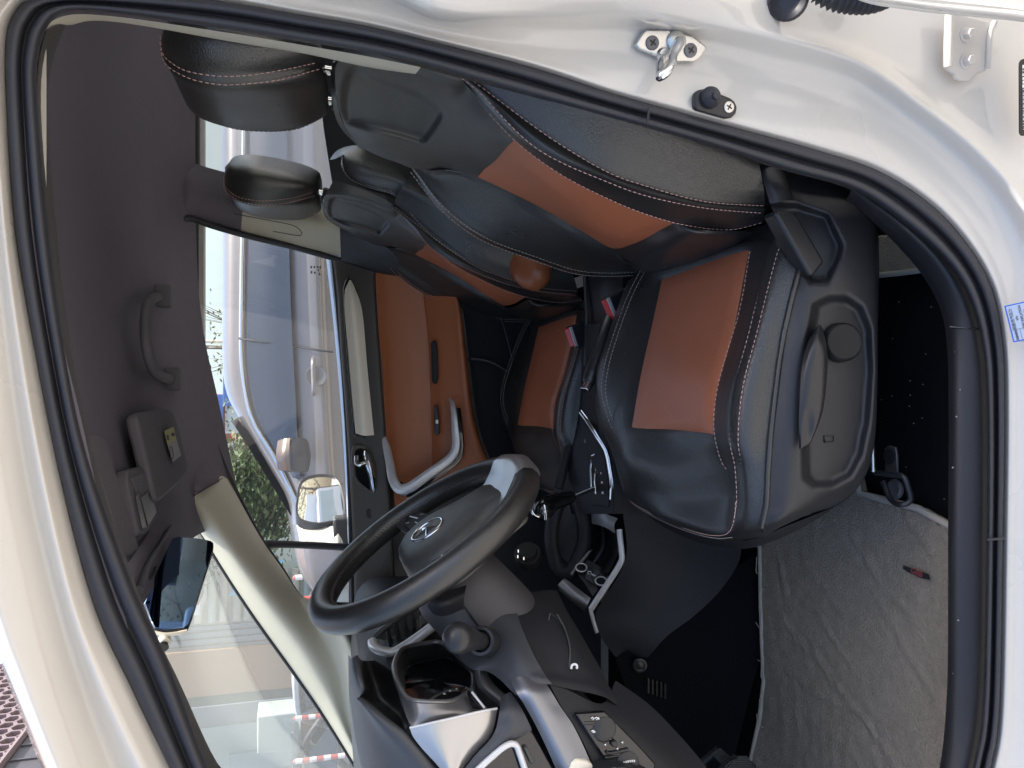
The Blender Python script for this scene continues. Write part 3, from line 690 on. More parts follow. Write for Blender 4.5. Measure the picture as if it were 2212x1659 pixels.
sc_['label'] = 'black plastic seat base cover with a sunken panel'
kb = P(1810, 741, .948); kn = np.array([.05, -1, .16])
lathe('adjuster_knob', kb, kn, [(-.02, .030), (.012, .0285), (.017, .0275), (.019, .0255), (.0178, .0245), (.0165, .010), (.0165, .0005)], black_knob, seat, 40)
lv = [[(1726,1108-139,.918),(1725,890,.915),(1731,790,.914),(1746,738,.917),(1766,705,.928)],
      [(1732,968,.911),(1740,890,.908),(1748,790,.905),(1757,738,.908),(1768,703,.92)],
      [(1746,962,.909),(1764,890,.906),(1770,790,.902),(1769,738,.905),(1772,702,.92)],
      [(1755,950,.914),(1776,890,.910),(1786,790,.907),(1783,745,.91),(1776,708,.93)],
      [(1752,952,.93),(1776,892,.93),(1788,790,.93),(1786,748,.935),(1778,710,.945)]]
def lvy(px, py, Y): return Y+.007*math.exp(-((py-930)/40.)**2)*math.exp(-((px-1745)/14.)**2)
patch('height_lever', lv, plastic_smooth, seat, 40, 6, thick=.004, yfun=lvy)
prism('recliner_lever', A([(1672,459,.935),(1680,454,.935),(1712,455,.935),(1724,464,.935),(1782,562,.935),(1780,570,.935),(1756,598,.935),(1748,592,.935)]), (0, .03, 0), plastic_smooth, seat, bevel=.006, seg=3)
cw = A([(1780,942,.944),(1800,941,.944),(1801,954,.944),(1781,955,.944)])
tube('lug', cw, .0012, plastic, seat, 6, closed=True)
patch('hinge_cover', [[(1638,350,.965),(1650,395,.95),(1664,440,.945)],[(1660,352,.955),(1672,398,.938),(1686,436,.935)],[(1688,362,.955),(1700,400,.938),(1712,428,.94)],[(1694,364,.98),(1706,402,.97),(1716,430,.97)]], plastic, seat, 12, 4)

# front fascia below the cushion and the base behind it
patch('base_cover', [[(1352,1068,1.45),(1400,1110,1.37),(1460,1138,1.24),(1568,1168,1.10),(1630,1164,1.02),(1690,1140,.985),(1760,1112,.985)],
                     [(1400,1105,1.46),(1450,1140,1.38),(1520,1170,1.25),(1610,1185,1.12),(1680,1165,1.04),(1740,1135,1.01),(1800,1095,.99)],
                     [(1560,1090,1.46),(1600,1110,1.38),(1660,1120,1.25),(1720,1120,1.13),(1780,1100,1.06),(1820,1085,1.03),(1850,1060,1.0)]], dashblack, seat, 24, 4)
box('seat_base', (.08, 1.26, .64), (.22, .16, .08), carpet, seat, bevel=.02)
box('seat_rail', (.10, 1.14, .50), (.22, .015, .015), carpet, seat, bevel=.004)
box('seat_rail', (.10, 1.40, .50), (.22, .015, .015), carpet, seat, bevel=.004)

# backrest panels
crest = [(985,160,.985),(1028,193,.985),(1158,320,.978),(1317,395,.975),(1396,423,.975),(1519,449,.975),(1651,461,.985)]
crest2 = [(1000,158,.980),(1045,192,.978),(1192,300,.972),(1317,374,.969),(1396,402,.969),(1519,435,.969),(1652,445,.98)]
outerc = [(1030,60,.95),(1100,90,.94),(1240,150,.93),(1360,205,.93),(1440,240,.93),(1560,290,.935),(1640,345,.945)]
outer2 = [(1000,120,.965),(1060,150,.96),(1210,235,.95),(1330,300,.947),(1410,335,.947),(1535,375,.95),(1650,410,.96)]
outer3 = [(1060,20,1.0),(1130,50,1.0),(1270,105,1.0),(1390,160,1.0),(1470,195,1.0),(1590,245,1.0),(1650,300,1.0)]
patch('side_panel', [outer3, outerc, outer2, crest2], leather, seat, 40, 6)
patch('bolster', [crest2, [(x*.5+u*.5, y*.5+v*.5, min(Y, Q)-.004) for (x, y, Y), (u, v, Q) in zip(crest2, crest)], crest], leather_fine, seat, 40, 3)
seam = [(995,172,1.02),(1010,190,1.03),(1105,297,1.038),(1205,373,1.040),(1317,431,1.040),(1396,463,1.042),(1479,486,1.045),(1580,496,1.045),(1650,480,1.03)]
mid = [(988,160,1.0),(1016,190,1.005),(1130,310,1.000),(1260,385,.998),(1356,425,.998),(1438,452,1.0),(1500,466,1.002),(1616,474,1.004),(1652,470,1.005)]
patch('bolster', [crest, mid, seam], leather_fine, seat, 40, 6)
o_near = [(1105,297,1.046),(1205,373,1.048),(1317,431,1.048),(1396,463,1.05),(1458,482,1.053)]
o_mid1 = [(1085,322,1.12),(1192,402,1.115),(1300,462,1.11),(1370,488,1.11),(1425,498,1.115)]
o_mid2 = [(1060,350,1.22),(1176,425,1.21),(1280,492,1.195),(1340,516,1.19),(1385,520,1.19)]
o_far = [(1032,382,1.31),(1158,443,1.315),(1250,495,1.315),(1325,537,1.30),(1348,534,1.27)]
patch('backrest_centre', [o_near, o_mid1, o_mid2, o_far], orange, seat, 30, 6)
# small bright fold in the tan hide is left to the light; roll below the centre
patch('lower_roll', [[(1325,537,1.31),(1348,534,1.27),(1385,520,1.19),(1425,498,1.115),(1458,482,1.053),(1480,486,1.047)],
                     [(1350,562,1.33),(1375,556,1.27),(1420,540,1.17),(1460,522,1.095),(1500,505,1.035),(1530,498,1.03)],
                     [(1372,580,1.38),(1400,577,1.30),(1450,555,1.19),(1500,535,1.11),(1560,515,1.05),(1610,500,1.05)],
                     [(1400,600,1.44),(1440,592,1.36),(1490,575,1.25),(1540,552,1.17),(1600,530,1.10),(1650,515,1.08)]], leather_fine, seat, 30, 6)
farcr = [(930,368,1.365),(985,380,1.352),(1075,432,1.350),(1180,492,1.350),(1265,540,1.358),(1340,565,1.372),(1385,572,1.40)]
farst = [(892,365,1.42),(958,447,1.435),(1042,510,1.445),(1152,553,1.45),(1245,584,1.45),(1312,590,1.455),(1380,588,1.46)]
farbk = [(888,362,1.47),(948,452,1.48),(1036,518,1.485),(1150,562,1.485),(1245,592,1.485),(1312,597,1.485),(1382,594,1.485)]
ofar2 = [(978,366,1.33),(1032,382,1.318),(1158,443,1.322),(1250,495,1.322),(1325,537,1.312),(1350,562,1.335),(1372,580,1.385)]
half = [(a[0]*.42+b[0]*.58, a[1]*.42+b[1]*.58, 1.335) for a, b in zip(ofar2, farcr)]
patch('bolster', [ofar2, half, farcr, [(a[0]*.45+b[0]*.55, a[1]*.45+b[1]*.55, 1.405) for a, b in zip(farcr, farst)], farst, farbk], leather, seat, 44, 6)
# upper back: soft panel with a moulded hollow
HOL = [(768,136),(800,158),(850,178),(905,200),(952,232),(961,244),(956,258),(935,290),(922,308),(905,310),(860,296),(800,282),(745,268),(736,235),(738,190),(748,155)]
def uy(px, py, Y): return Y+.022*sstep((sdist(px, py, HOL)+2)/16)
up_ = [[(760,66,1.0),(810,74,.985),(900,104,.985),(985,150,.99),(1004,180,1.0),(1045,222,1.012),(1092,283,1.03)],
       [(735,126,1.02),(800,124,1.0),(900,150,1.0),(990,186,1.01),(1008,192,1.02),(1062,250,1.03),(1110,300,1.045)],
       [(724,150,1.06),(800,150,1.045),(895,178,1.05),(970,215,1.06),(1020,255,1.07),(1060,290,1.075),(1095,318,1.085)],
       [(727,210,1.16),(795,215,1.135),(880,240,1.14),(950,268,1.15),(1000,300,1.16),(1040,325,1.165),(1072,345,1.17)],
       [(742,267,1.27),(800,288,1.24),(870,305,1.24),(930,325,1.25),(980,342,1.255),(1015,355,1.26),(1050,364,1.26)],
       [(768,304,1.36),(815,322,1.33),(868,338,1.32),(920,352,1.32),(975,364,1.325),(1005,373,1.32),(1032,383,1.318)],
       [(785,322,1.41),(825,340,1.39),(860,352,1.385),(892,364,1.38),(930,368,1.38),(975,372,1.37),(1005,380,1.36)]]
patch('upper_back', up_, softgrey, seat, 70, 12, yfun=uy)
bs = [[(740,110,1.03),(716,150,1.10),(716,210,1.17),(732,270,1.28),(775,318,1.41)],[(735,126,1.02),(723,152,1.06),(726,210,1.16),(741,267,1.27),(770,306,1.37),(785,322,1.41)]]
patch('shoulder_edge', bs, leather_fine, seat, 16, 3)
# core so that nothing shows through
def hull(name, secs, m, par):
    Vv = []; Fc = []
    for (X0, X1, Y0, Y1, Z) in secs: Vv += [(X0, Y0, Z), (X1, Y0, Z+.03), (X1, Y1, Z+.03), (X0, Y1, Z)]
    for i in range(len(secs)-1):
        for j in range(4): a = i*4+j; b = i*4+(j+1) % 4; Fc.append((a, b, b+4, a+4))
    Fc.append((3, 2, 1, 0)); k = 4*(len(secs)-1); Fc.append((k, k+1, k+2, k+3))
    return mesh(name, Vv, Fc, m, par, bevel=.02, auto=40)
hull('backrest_shell', [(.31, .42, 1.03, 1.42, .74), (.35, .47, 1.04, 1.42, .95), (.42, .54, 1.05, 1.40, 1.15), (.47, .54, 1.16, 1.30, 1.22)], leather_fine, seat)
for c_, t_ in ((crest, thread), (crest2, thread)):
    stitches('stitching', [(x, y, Y) for x, y, Y in c_], t_, seat, lift=.004)
tube('piping', [towards(P((x+u)/2, (y+v)/2, min(Y, Q)-.002), .002) for (x, y, Y), (u, v, Q) in zip(crest, crest2)], .0016, leather_fine, seat, 6, smoothpath=60)
stitches('stitching', [(x, y, Y) for x, y, Y in seam], thread, seat, lift=.006)
stitches('stitching', farst, thread_dim, seat, lift=.004, r=.001)
stitches('stitching', [(x-5, y+7, Y+.004) for x, y, Y in farst], thread_dim, seat, lift=.006, r=.001)

# headrest: rows from top to bottom, ring of columns round it
HR = [ # near seam-side outer, seam, front mid, far, back far, back near
 [(352,80,1.10),(350,95,1.12),(362,120,1.18),(380,150,1.26),(372,120,1.30),(360,85,1.22)],
 [(362,48,1.08),(348,110,1.085),(372,160,1.13),(400,215,1.30),(395,160,1.36),(375,80,1.25)],
 [(395,44,1.06),(373,138,1.072),(395,185,1.12),(428,252,1.32),(420,170,1.40),(400,60,1.28)],
 [(460,40,1.045),(432,160,1.062),(452,205,1.115),(495,276,1.33),(480,180,1.42),(470,60,1.30)],
 [(540,55,1.045),(515,167,1.060),(530,213,1.115),(565,284,1.33),(560,190,1.42),(550,70,1.30)],
 [(620,75,1.05),(600,160,1.064),(612,208,1.115),(640,279,1.32),(640,190,1.41),(630,85,1.30)],
 [(680,96,1.065),(665,147,1.075),(680,190,1.12),(700,252,1.31),(695,190,1.38),(690,105,1.28)],
 [(698,112,1.09),(694,138,1.10),(704,175,1.14),(710,232,1.27),(708,180,1.34),(702,120,1.25)],
]
HC = np.array(HR, float)
def ringgrid(H, s, t):
    q = np.concatenate([[2*H[0]-H[1]], H, [2*H[-1]-H[-2]]]); out = []
    for i in range(len(H)-1):
        p0, p1, p2, p3 = q[i:i+4]
        for u in np.linspace(0, 1, s+1)[:-1]: out.append(.5*((2*p1)+(-p0+p2)*u+(2*p0-5*p1+4*p2-p3)*u*u+(-p0+3*p1-3*p2+p3)*u**3))
    out.append(H[-1]); R = np.array(out); n = R.shape[1]; o2 = []
    for row in R:
        rr = []
        for j in range(n):
            p0, p1, p2, p3 = row[(j-1) % n], row[j], row[(j+1) % n], row[(j+2) % n]
            for u in np.linspace(0, 1, t+1)[:-1]: rr.append(.5*((2*p1)+(-p0+p2)*u+(2*p0-5*p1+4*p2-p3)*u*u+(-p0+3*p1-3*p2+p3)*u**3))
        o2.append(rr)
    return np.array(o2)
RG = ringgrid(HC, 5, 6)
for i in range(RG.shape[0]): RG[i, 6, 2] += .004        # seam groove
G = np.array([[P(*RG[i, j]) for j in range(RG.shape[1])] for i in range(RG.shape[0])])
V, Fc = gridVF(G, cv=True); n_, m_ = G.shape[:2]
Fc.append(tuple(range(m_))); Fc.append(tuple(range(n_*m_-1, (n_-1)*m_-1, -1)))
hr = mesh('headrest', V, Fc, leather, seat)
bm = bmesh.new(); bm.from_mesh(hr.data); bmesh.ops.recalc_face_normals(bm, faces=bm.faces); bm.to_mesh(hr.data); bm.free()
sm = [(346,78,1.08),(352,118,1.075),(373,138,1.068),(402,153,1.06),(466,164,1.055),(532,163,1.055),(617,150,1.058),(690,134,1.08)]
stitches('stitching', sm, thread, hr, lift=.004)
stitches('stitching', [(345,90,1.09),(352,130,1.085),(368,148,1.08),(417,172,1.07),(478,183,1.068),(534,181,1.068),(600,173,1.07),(691,149,1.09)], thread, hr, lift=.006)
stitches('stitching', [(440,255,1.30),(500,277,1.325),(567,284,1.325),(640,279,1.315),(690,258,1.30)], thread_dark, hr, lift=.004)
for y_, Y_ in ((150, 1.13), (215, 1.27)):
    cyl('headrest_post', P(690, y_, Y_+.02), P(742, y_+8, Y_+.02), .0065, chrome, seat, 14)
    cyl('post_sleeve', P(716, y_+3, Y_+.015), P(736, y_+6, Y_+.015), .014, plastic_smooth, seat, 18, bevel=.003)

# ================================================================ passenger seat: a copy of the driver's, set across the cabin
def copy_tree(o, parent=None, skip=()):
    c = o.copy(); COL.objects.link(c); c.parent = parent
    ORG[c.name] = ORG.get(o.name, np.zeros(3))
    for ch in list(o.children):
        if ch.name.split('.')[0] not in skip: copy_tree(ch, c, skip)
    return c
pas = copy_tree(seat, None, skip=('side_cover', 'adjuster_knob', 'height_lever', 'recliner_lever', 'lug', 'hinge_cover'))
pas.name = 'passenger_seat'; pas['label'] = 'far front seat in black leather with a tan fold-down armrest on its inner side'
D = np.array([-.035, .765, .0])
pas.location = Vector(np.array(seat.location)+D)
BACK = ('side_panel', 'bolster', 'backrest_centre', 'upper_back', 'shoulder_edge', 'backrest_shell', 'headrest', 'headrest_post', 'post_sleeve')
piv = Vector((.30, 0, .80))-Vector(seat.location)
R_ = Matrix.Translation(piv) @ Matrix.Rotation(radians(4.0), 4, 'Y') @ Matrix.Translation(-piv)
def is_back(ch):
    b = ch.name.split('.')[0]
    if b in BACK: return True
    if b in ('stitching', 'piping'):
        zs = [ (v.co.z) for v in list(ch.data.vertices)[::50]]; return max(zs) > .47
    return False
for ch in pas.children:
    if is_back(ch): ch.matrix_local = R_ @ ch.matrix_local
ORG[pas.name] = np.array(pas.location)
wing_s = [(743,334,1.765),(740,350,1.762),(755,377,1.755),(791,397,1.750),(858,418,1.745),(876,438,1.742),(911,480,1.738),(958,522,1.735),(1010,556,1.735)]
patch('shoulder_wing', [[(712,345,1.86),(728,325,1.83),(771,314,1.80),(818,332,1.79),(868,352,1.785),(891,366,1.78),(921,405,1.775),(958,445,1.77),(1010,490,1.765)],
                        [(724,343,1.80),(738,335,1.775),(768,342,1.755),(806,360,1.745),(862,380,1.738),(886,398,1.732),(918,440,1.728),(958,482,1.725),(1010,522,1.725)], wing_s,
                        [(738,342,1.80),(737,356,1.785),(752,386,1.775),(790,408,1.770),(852,430,1.765),(868,448,1.762),(903,490,1.76),(950,530,1.757),(1003,563,1.757)]], leather, pas, 44, 6)
stitches('stitching', wing_s, thread_dark, pas, lift=.004, r=.0011)
stitches('stitching', [(x-3, y+5, Y) for x, y, Y in wing_s], thread_dim, pas, lift=.006, r=.0008)
# armrest on its inner side
ar = []
for t, rr in [(0, .022), (.03, .036), (.10, .040), (.20, .043), (.27, .043), (.31, .036), (.335, .022), (.342, .006)]:
    ar.append((t, rr))
p0 = P(1090, 530, 1.80); p1 = P(1176, 606, 1.66)
ax = (p1-p0)/np.linalg.norm(p1-p0); L0 = np.linalg.norm(p1-p0)
path = [p0+ax*(L0*f) for f in (0, .3, .55, .75, .88, .96, 1.0)]
rs = [.046, .048, .049, .047, .039, .026, .008]
V, Fc = tubeVF(path, rs, 20, ry=[r*.85 for r in rs])
arm = mesh('armrest', V, Fc, orange_arm, pas)
# ================================================================ far side: pillars, passenger door, rear window
def Q(ox, oy, s): return lambda *pts: [(ox+s*p[0], oy+s*p[1])+tuple(p[2:]) for p in pts]
patch('pillar_trim', [[(370,1030,2.17),(395,1085,2.10),(466,1207,2.09),(547,1332,2.09),(629,1447,2.10),(684,1526,2.11),(738,1610,2.12),(790,1690,2.13)],
                      [(388,1015,2.12),(420,1075,2.05),(500,1195,2.03),(585,1310,2.03),(660,1410,2.04),(705,1490,2.06),(745,1580,2.08),(795,1680,2.10)],
                      [(438,1012,2.12),(462,1055,2.09),(540,1180,2.08),(610,1270,2.08),(685,1370,2.07),(730,1450,2.075),(755,1550,2.085),(800,1670,2.10)],
                      [(474,992,2.19),(491,1030,2.185),(563,1166,2.17),(609,1232,2.15),(652,1291,2.11),(700,1315,2.075),(751,1380,2.035),(804,1500,2.03)],
                      [(477,992,2.22),(494,1030,2.22),(567,1166,2.22),(613,1232,2.22),(656,1293,2.22),(704,1318,2.22),(755,1384,2.20),(808,1504,2.20)]], beige, van, 60, 6)['label'] = 'pale far windscreen pillar trim'
tube('glass_seal', A([(393,1081,2.10),(430,1142,2.09),(466,1206,2.088),(547,1331,2.088),(629,1446,2.098),(684,1525,2.108),(738,1609,2.118),(772,1665,2.128)]), .0045, rubber, van, 8, smoothpath=40)
tube('pillar_joint', A([(396,1084,2.085),(420,1070,2.04),(455,1048,2.075),(489,1028,2.19)]), .0015, darktrim, van, 6, smoothpath=16)
patch('roof_rail', [[(380,1060,2.10),(392,1078,2.09),(399,1087,2.09)],[(415,1020,2.08),(430,1046,2.055),(446,1056,2.06)],[(455,950,2.18),(475,992,2.18),(494,1030,2.19)]], headcloth, van, 10, 4)
# headliner front edge / header
patch('roof_rail', [[(283,1262,.93),(300,1240,1.15),(330,1195,1.5),(365,1140,1.85),(396,1086,2.10)],[(262,1235,.93),(285,1205,1.15),(315,1160,1.5),(350,1105,1.85),(380,1055,2.10)]], headcloth, van, 14, 2)
tube('glass_seal', A([(300,1275,.98),(318,1222,1.2),(345,1178,1.55),(372,1128,1.87),(394,1084,2.10)]), .005, rubber, van, 8, smoothpath=20)
# middle far pillar, dark above and pale below
patch('pillar_trim', [[(386,330,2.24),(394,334,2.22),(405,345,2.21),(430,356,2.20),(490,373,2.19),(530,384,2.19)],[(387,400,2.18),(404,405,2.16),(430,412,2.15),(480,428,2.14),(525,440,2.14)],[(386,470,2.20),(393,476,2.19),(413,474,2.19),(470,490,2.20),(520,505,2.20)]], headcloth, van, 24, 6)['label'] = 'dark top of the far middle pillar'
patch('pillar_trim', [[(530,384,2.19),(600,405,2.19),(660,425,2.20),(736,450,2.21)],[(525,440,2.14),(590,458,2.14),(650,475,2.145),(735,492,2.15)],[(520,505,2.20),(588,522,2.205),(655,540,2.21),(734,552,2.22)]], beige, van, 20, 6)['label'] = 'pale lower far middle pillar'
tube('pillar_joint', A([(506,462,2.13),(580,476,2.125),(640,490,2.13),(652,508,2.16),(590,500,2.17)]), .0011, darktrim, van, 5, smoothpath=20)
patch('pillar_trim', [[(730,430,2.22),(790,450,2.21),(860,470,2.2)],[(734,492,2.15),(800,505,2.14),(870,520,2.13)],[(736,556,2.22),(808,580,2.21),(880,592,2.2)],[(738,566,2.25),(810,588,2.24),(884,598,2.23)]], plastic, van, 12, 5)['label'] = 'black foot of the far middle pillar'
patch('rear_trim', [[(690,60,2.27),(695,240,2.27),(712,360,2.26),(726,450,2.26)],[(840,60,2.25),(850,240,2.25),(860,360,2.24),(880,480,2.24)],[(1200,60,2.3),(1200,240,2.3),(1200,400,2.3),(1200,500,2.3)]], plastic, van, 12, 3)
patch('rear_side_glass', [[(360,60,2.27),(365,240,2.27),(370,420,2.27)],[(720,60,2.30),(725,240,2.30),(730,460,2.30)]], film, van, 8, 4)
box('rear_glass', (1.95, 1.6, 1.5), (.004, .75, .30), glass, van)
box('far_roof_rail', (.7, 2.30, 1.725), (1.3, .06, .02), darktrim, van)

box('kick_panel', (-.72, 2.322, .90), (.44, .006, .40), dashgrey, van)
pd = thing('passenger_door', 'far front door lined with tan leather, silver pull handle and black armrest switches', 'car door', (0, 2.25, .55))
# frame rubber along the back and roof edge of the window
ed = [(735,562,2.225),(704,553,2.215),(640,535,2.205),(529,508,2.19),(450,485,2.18),(413,472,2.178),(396,474,2.178),(388,490,2.178),(388,540,2.18),(393,594,2.18),(407,727,2.18),(430,844,2.18),(460,944,2.18),(493,1029,2.19),(563,1166,2.195),(608,1231,2.2),(641,1284,2.2),(660,1299,2.205),(690,1304,2.21),(745,1308,2.22),(775,1312,2.23)]
tube('window_seal', A(ed), .0085, rubber, pd, 10, smoothpath=120)
tube('window_seal', [p+np.array([.0, .012, .004]) for p in A([(716,553,2.21),(660,538,2.2),(529,505,2.185),(450,483,2.178),(418,474,2.178)])], .005, satin, pd, 8, smoothpath=40)
patch('window_glass', [[(370,450,2.235),(372,700,2.235),(400,900,2.235),(450,1060,2.235),(540,1176,2.235)],[(760,450,2.30),(762,700,2.30),(764,900,2.30),(768,1060,2.30),(770,1176,2.30)]], glass, pd, 10, 4)
patch('quarter_glass', [[(540,1180,2.235),(600,1240,2.235),(660,1310,2.235)],[(765,1180,2.30),(768,1240,2.30),(770,1315,2.30)]], glass, pd, 6, 3)
patch('window_divider', [[(560,1166,2.215),(620,1168,2.225),(690,1171,2.24),(765,1175,2.255)],[(560,1174,2.205),(620,1176,2.215),(690,1179,2.23),(765,1183,2.245)],[(572,1184,2.215),(625,1184,2.225),(690,1187,2.24),(765,1191,2.255)]], rubber, pd, 10, 3, thick=.01)
gm = mat('etched_print', (.10, .10, .12), .6)
for k, (x, y) in enumerate([(672,577),(679,577),(686,577),(673,588),(680,589),(688,584),(692,578),(690,592)]): box('etched_mark', P(x, y, 2.262), (.0035-.0005*(k % 3), .0004, .0022), gm, pd)
# white sill of the outer skin, seen through the glass
patch('outer_sill', [[(703,545,2.325),(714,640,2.325),(728,780,2.325),(739,920,2.325),(747,1060,2.325),(752,1180,2.325),(757,1320,2.325)],[(712,548,2.305),(722,640,2.305),(736,780,2.305),(747,920,2.305),(754,1060,2.305),(759,1180,2.305),(764,1320,2.305)],[(735,552,2.30),(745,640,2.30),(756,780,2.30),(766,920,2.30),(772,1060,2.30),(776,1180,2.30),(780,1320,2.30)]], mat('sill_sky_tint', (.36, .45, .56), .3, metal=.4, coat=.3), pd, 30, 4)  # blue of the reflected sky put into the white sill's colour
tube('sill_seal', A([(718,560,2.275),(726,640,2.275),(740,800,2.275),(752,1000,2.275),(757,1180,2.275),(762,1320,2.275)]), .005, rubber, pd, 8, smoothpath=30)
DT = [[(717,548,2.28),(724,620,2.28),(734,760,2.28),(745,900,2.28),(754,1047,2.28),(760,1180,2.28),(764,1330,2.28)],
      [(722,552,2.262),(732,620,2.258),(742,760,2.256),(753,900,2.256),(762,1047,2.256),(768,1180,2.258),(772,1330,2.26)],
      [(770,568,2.24),(772,620,2.235),(782,760,2.232),(792,900,2.232),(800,1047,2.234),(806,1180,2.236),(810,1330,2.24)],
      [(802,580,2.225),(804,620,2.22),(814,760,2.217),(824,900,2.216),(832,1020,2.218),(842,1180,2.222),(850,1330,2.225)],
      [(812,584,2.232),(812,620,2.23),(821,760,2.227),(831,900,2.226),(840,1020,2.228),(850,1180,2.232),(858,1330,2.235)]]
patch('upper_trim', DT, doorblack, pd, 40, 5)
inl = [(755,603),(749,612),(744,628),(747,700),(753,780),(760,860),(767,934),(771,939),(800,945),(806,943),(809,934),(803,880),(794,800),(784,700),(776,645),(765,616)]
prism('inlay_rim', A([(x+(-3 if x < 775 else 3), y+(-5 if y < 650 else 4 if y > 930 else 0), 2.2345) for x, y in inl]), (0, .02, 0), gloss, pd, bevel=.003)
G = loft([[(755,605,2.231),(745,628,2.228),(754,780,2.226),(768,936,2.227)],[(758,606,2.229),(760,640,2.220),(772,780,2.217),(786,941,2.218)],[(764,616,2.229),(780,660,2.224),(794,800,2.221),(808,940,2.222)]], 30, 4)
V, Fc = gridVF(G, flip=face_cam(G)); mesh('inlay', V, Fc, silver_warm, pd, auto=25)
# door release: recess, chrome lever and lock knob
REL = [(759,978),(763,964),(774,959),(800,965),(816,974),(820,990),(823,1040),(824,1058),(816,1068),(806,1074),(790,1062),(770,1045),(762,1030)]
prism('release_bezel', A([(x, y, 2.236) for x, y in REL]), (0, .02, 0), doorblack, pd, bevel=.003)
def shrink(poly, k):
    c = np.mean(np.array(poly), 0); return [tuple(c+(np.array(p)-c)*k) for p in poly]
prism('release_recess', A([(x, y, 2.2345) for x, y in shrink(REL, .84)]), (0, .012, 0), gloss, pd, bevel=.0015)
patch('release_lever', [[(784,974,2.225),(788,1000,2.216),(797,1030,2.22),(806,1066,2.228)],[(790,974,2.216),(797,1000,2.204),(804,1030,2.208),(810,1062,2.224)],[(800,980,2.224),(808,1005,2.214),(812,1030,2.217),(815,1056,2.228)]], chrome, pd, 20, 5, thick=.004)
tube('lock_slide', A([(770,985,2.228),(771,1000,2.222),(778,1004,2.219),(790,1000,2.219)]), .0065, chrome, pd, 10, smoothpath=16)
tw = P(801, 1109, 2.236); lathe('tweeter', tw+np.array([0, .004, 0]), (0, -1, .15), [(0, .016), (.003, .0155), (.004, .013), (.0035, .0005)], plastic, pd, 28)
for k in range(-5, 6):
    c = tw+np.array([k*.0024, -.0005, 0]); box('slit', c, (.0004, .0006, .011*math.sqrt(max(.05, 1-(k/6)**2))), label_black, pd)
# tan leather panel and armrest
OP = [[(806,540,2.235),(812,590,2.232),(819,720,2.23),(827,794,2.229),(835,937,2.229),(845,1010,2.23),(855,1110,2.235)],
      [(830,545,2.238),(836,600,2.240),(842,720,2.240),(848,794,2.240),(856,937,2.240),(864,1010,2.24),(872,1100,2.24)],
      [(872,552,2.235),(878,620,2.242),(884,720,2.245),(890,794,2.246),(895,937,2.246),(898,1010,2.245),(900,1080,2.245)],
      [(904,560,2.222),(912,620,2.236),(921,720,2.242),(926,800,2.243),(930,937,2.243),(931,1000,2.242),(930,1060,2.24)],
      [(910,568,2.212),(918,640,2.228),(926,727,2.236),(931,820,2.237),(935,937,2.237),(936,1000,2.236),(936,1055,2.235)],
      [(935,585,2.200),(943,650,2.206),(948,730,2.208),(953,830,2.208),(957,940,2.208),(960,1000,2.210),(963,1050,2.21)],
      [(966,610,2.185),(974,670,2.184),(982,750,2.183),(990,850,2.183),(1000,950,2.185),(1008,1000,2.188),(1018,1040,2.19)],
      [(984,630,2.175),(992,672,2.172),(1003,780,2.172),(1017,900,2.174),(1038,970,2.180),(1055,1005,2.185),(1075,1040,2.19)],
      [(990,640,2.20),(998,680,2.20),(1010,780,2.20),(1024,900,2.20),(1046,972,2.205),(1064,1005,2.21),(1085,1040,2.215)]]
patch('leather_panel', OP, orange_door, pd, 40, 5)
prism('window_switch', A([(931,740,2.208),(936,735,2.208),(943,737,2.206),(945,760,2.20),(946,815,2.20),(944,828,2.20),(937,830,2.202),(933,822,2.205)]), (0, .02, -.004), black_knob, pd, bevel=.003)
prism('window_switch', A([(937,877,2.205),(944,876,2.202),(948,900,2.20),(949,938,2.199),(941,941,2.202),(938,930,2.203)]), (0, .02, -.004), plastic_smooth, pd, bevel=.002)
box('switch_mark', P(944, 911, 2.197), (.006, .001, .004), silver, pd, bevel=.001)
hp = [(972,862,2.19),(978,876,2.155),(984,935,2.135),(985,962,2.133),(977,985,2.133),(925,1025,2.136),(880,1055,2.142),(862,1056,2.148),(850,1038,2.158),(842,1000,2.185),(834,962,2.21),(828,940,2.225)]
wd = [.003, .007, .0105, .0115, .0125, .0135, .014, .014, .013, .0115, .010, .004]
def strap(name, path, widths, th, m, par, n=70):
    p = cr([list(a_)+[w_] for a_, w_ in zip(A(path), widths)], n); Gs = []
    for i in range(n):
        t_ = p[min(i+1, n-1), :3]-p[max(i-1, 0), :3]; t_ /= np.linalg.norm(t_); o_ = np.array([0, -1, .25]); o_ -= t_*np.dot(o_, t_); o_ /= np.linalg.norm(o_); w_ = np.cross(t_, o_)
        h = p[i, 3]; Gs.append([p[i, :3]+w_*h*a_+o_*th*b_ for a_, b_ in ((-1, -1), (-1, .35), (-.82, .8), (-.2, 1), (.3, .95), (.85, .55), (1, .1), (1, -1))])
    G = np.array(Gs); V, Fc = gridVF(G, cv=True); Fc.append(tuple(range(8))); Fc.append(tuple(range((n-1)*8, n*8))[::-1])
    o = mesh(name, V, Fc, m, par, auto=38)
    bm = bmesh.new(); bm.from_mesh(o.data); bmesh.ops.recalc_face_normals(bm, faces=bm.faces); bm.to_mesh(o.data); bm.free(); return o
strap('pull_handle', hp, wd, .005, silver, pd)
strap('handle_backing', [(x+9, y+7, Y+.022) for x, y, Y in hp[1:9]], [.012]*8, .010, gloss, pd)
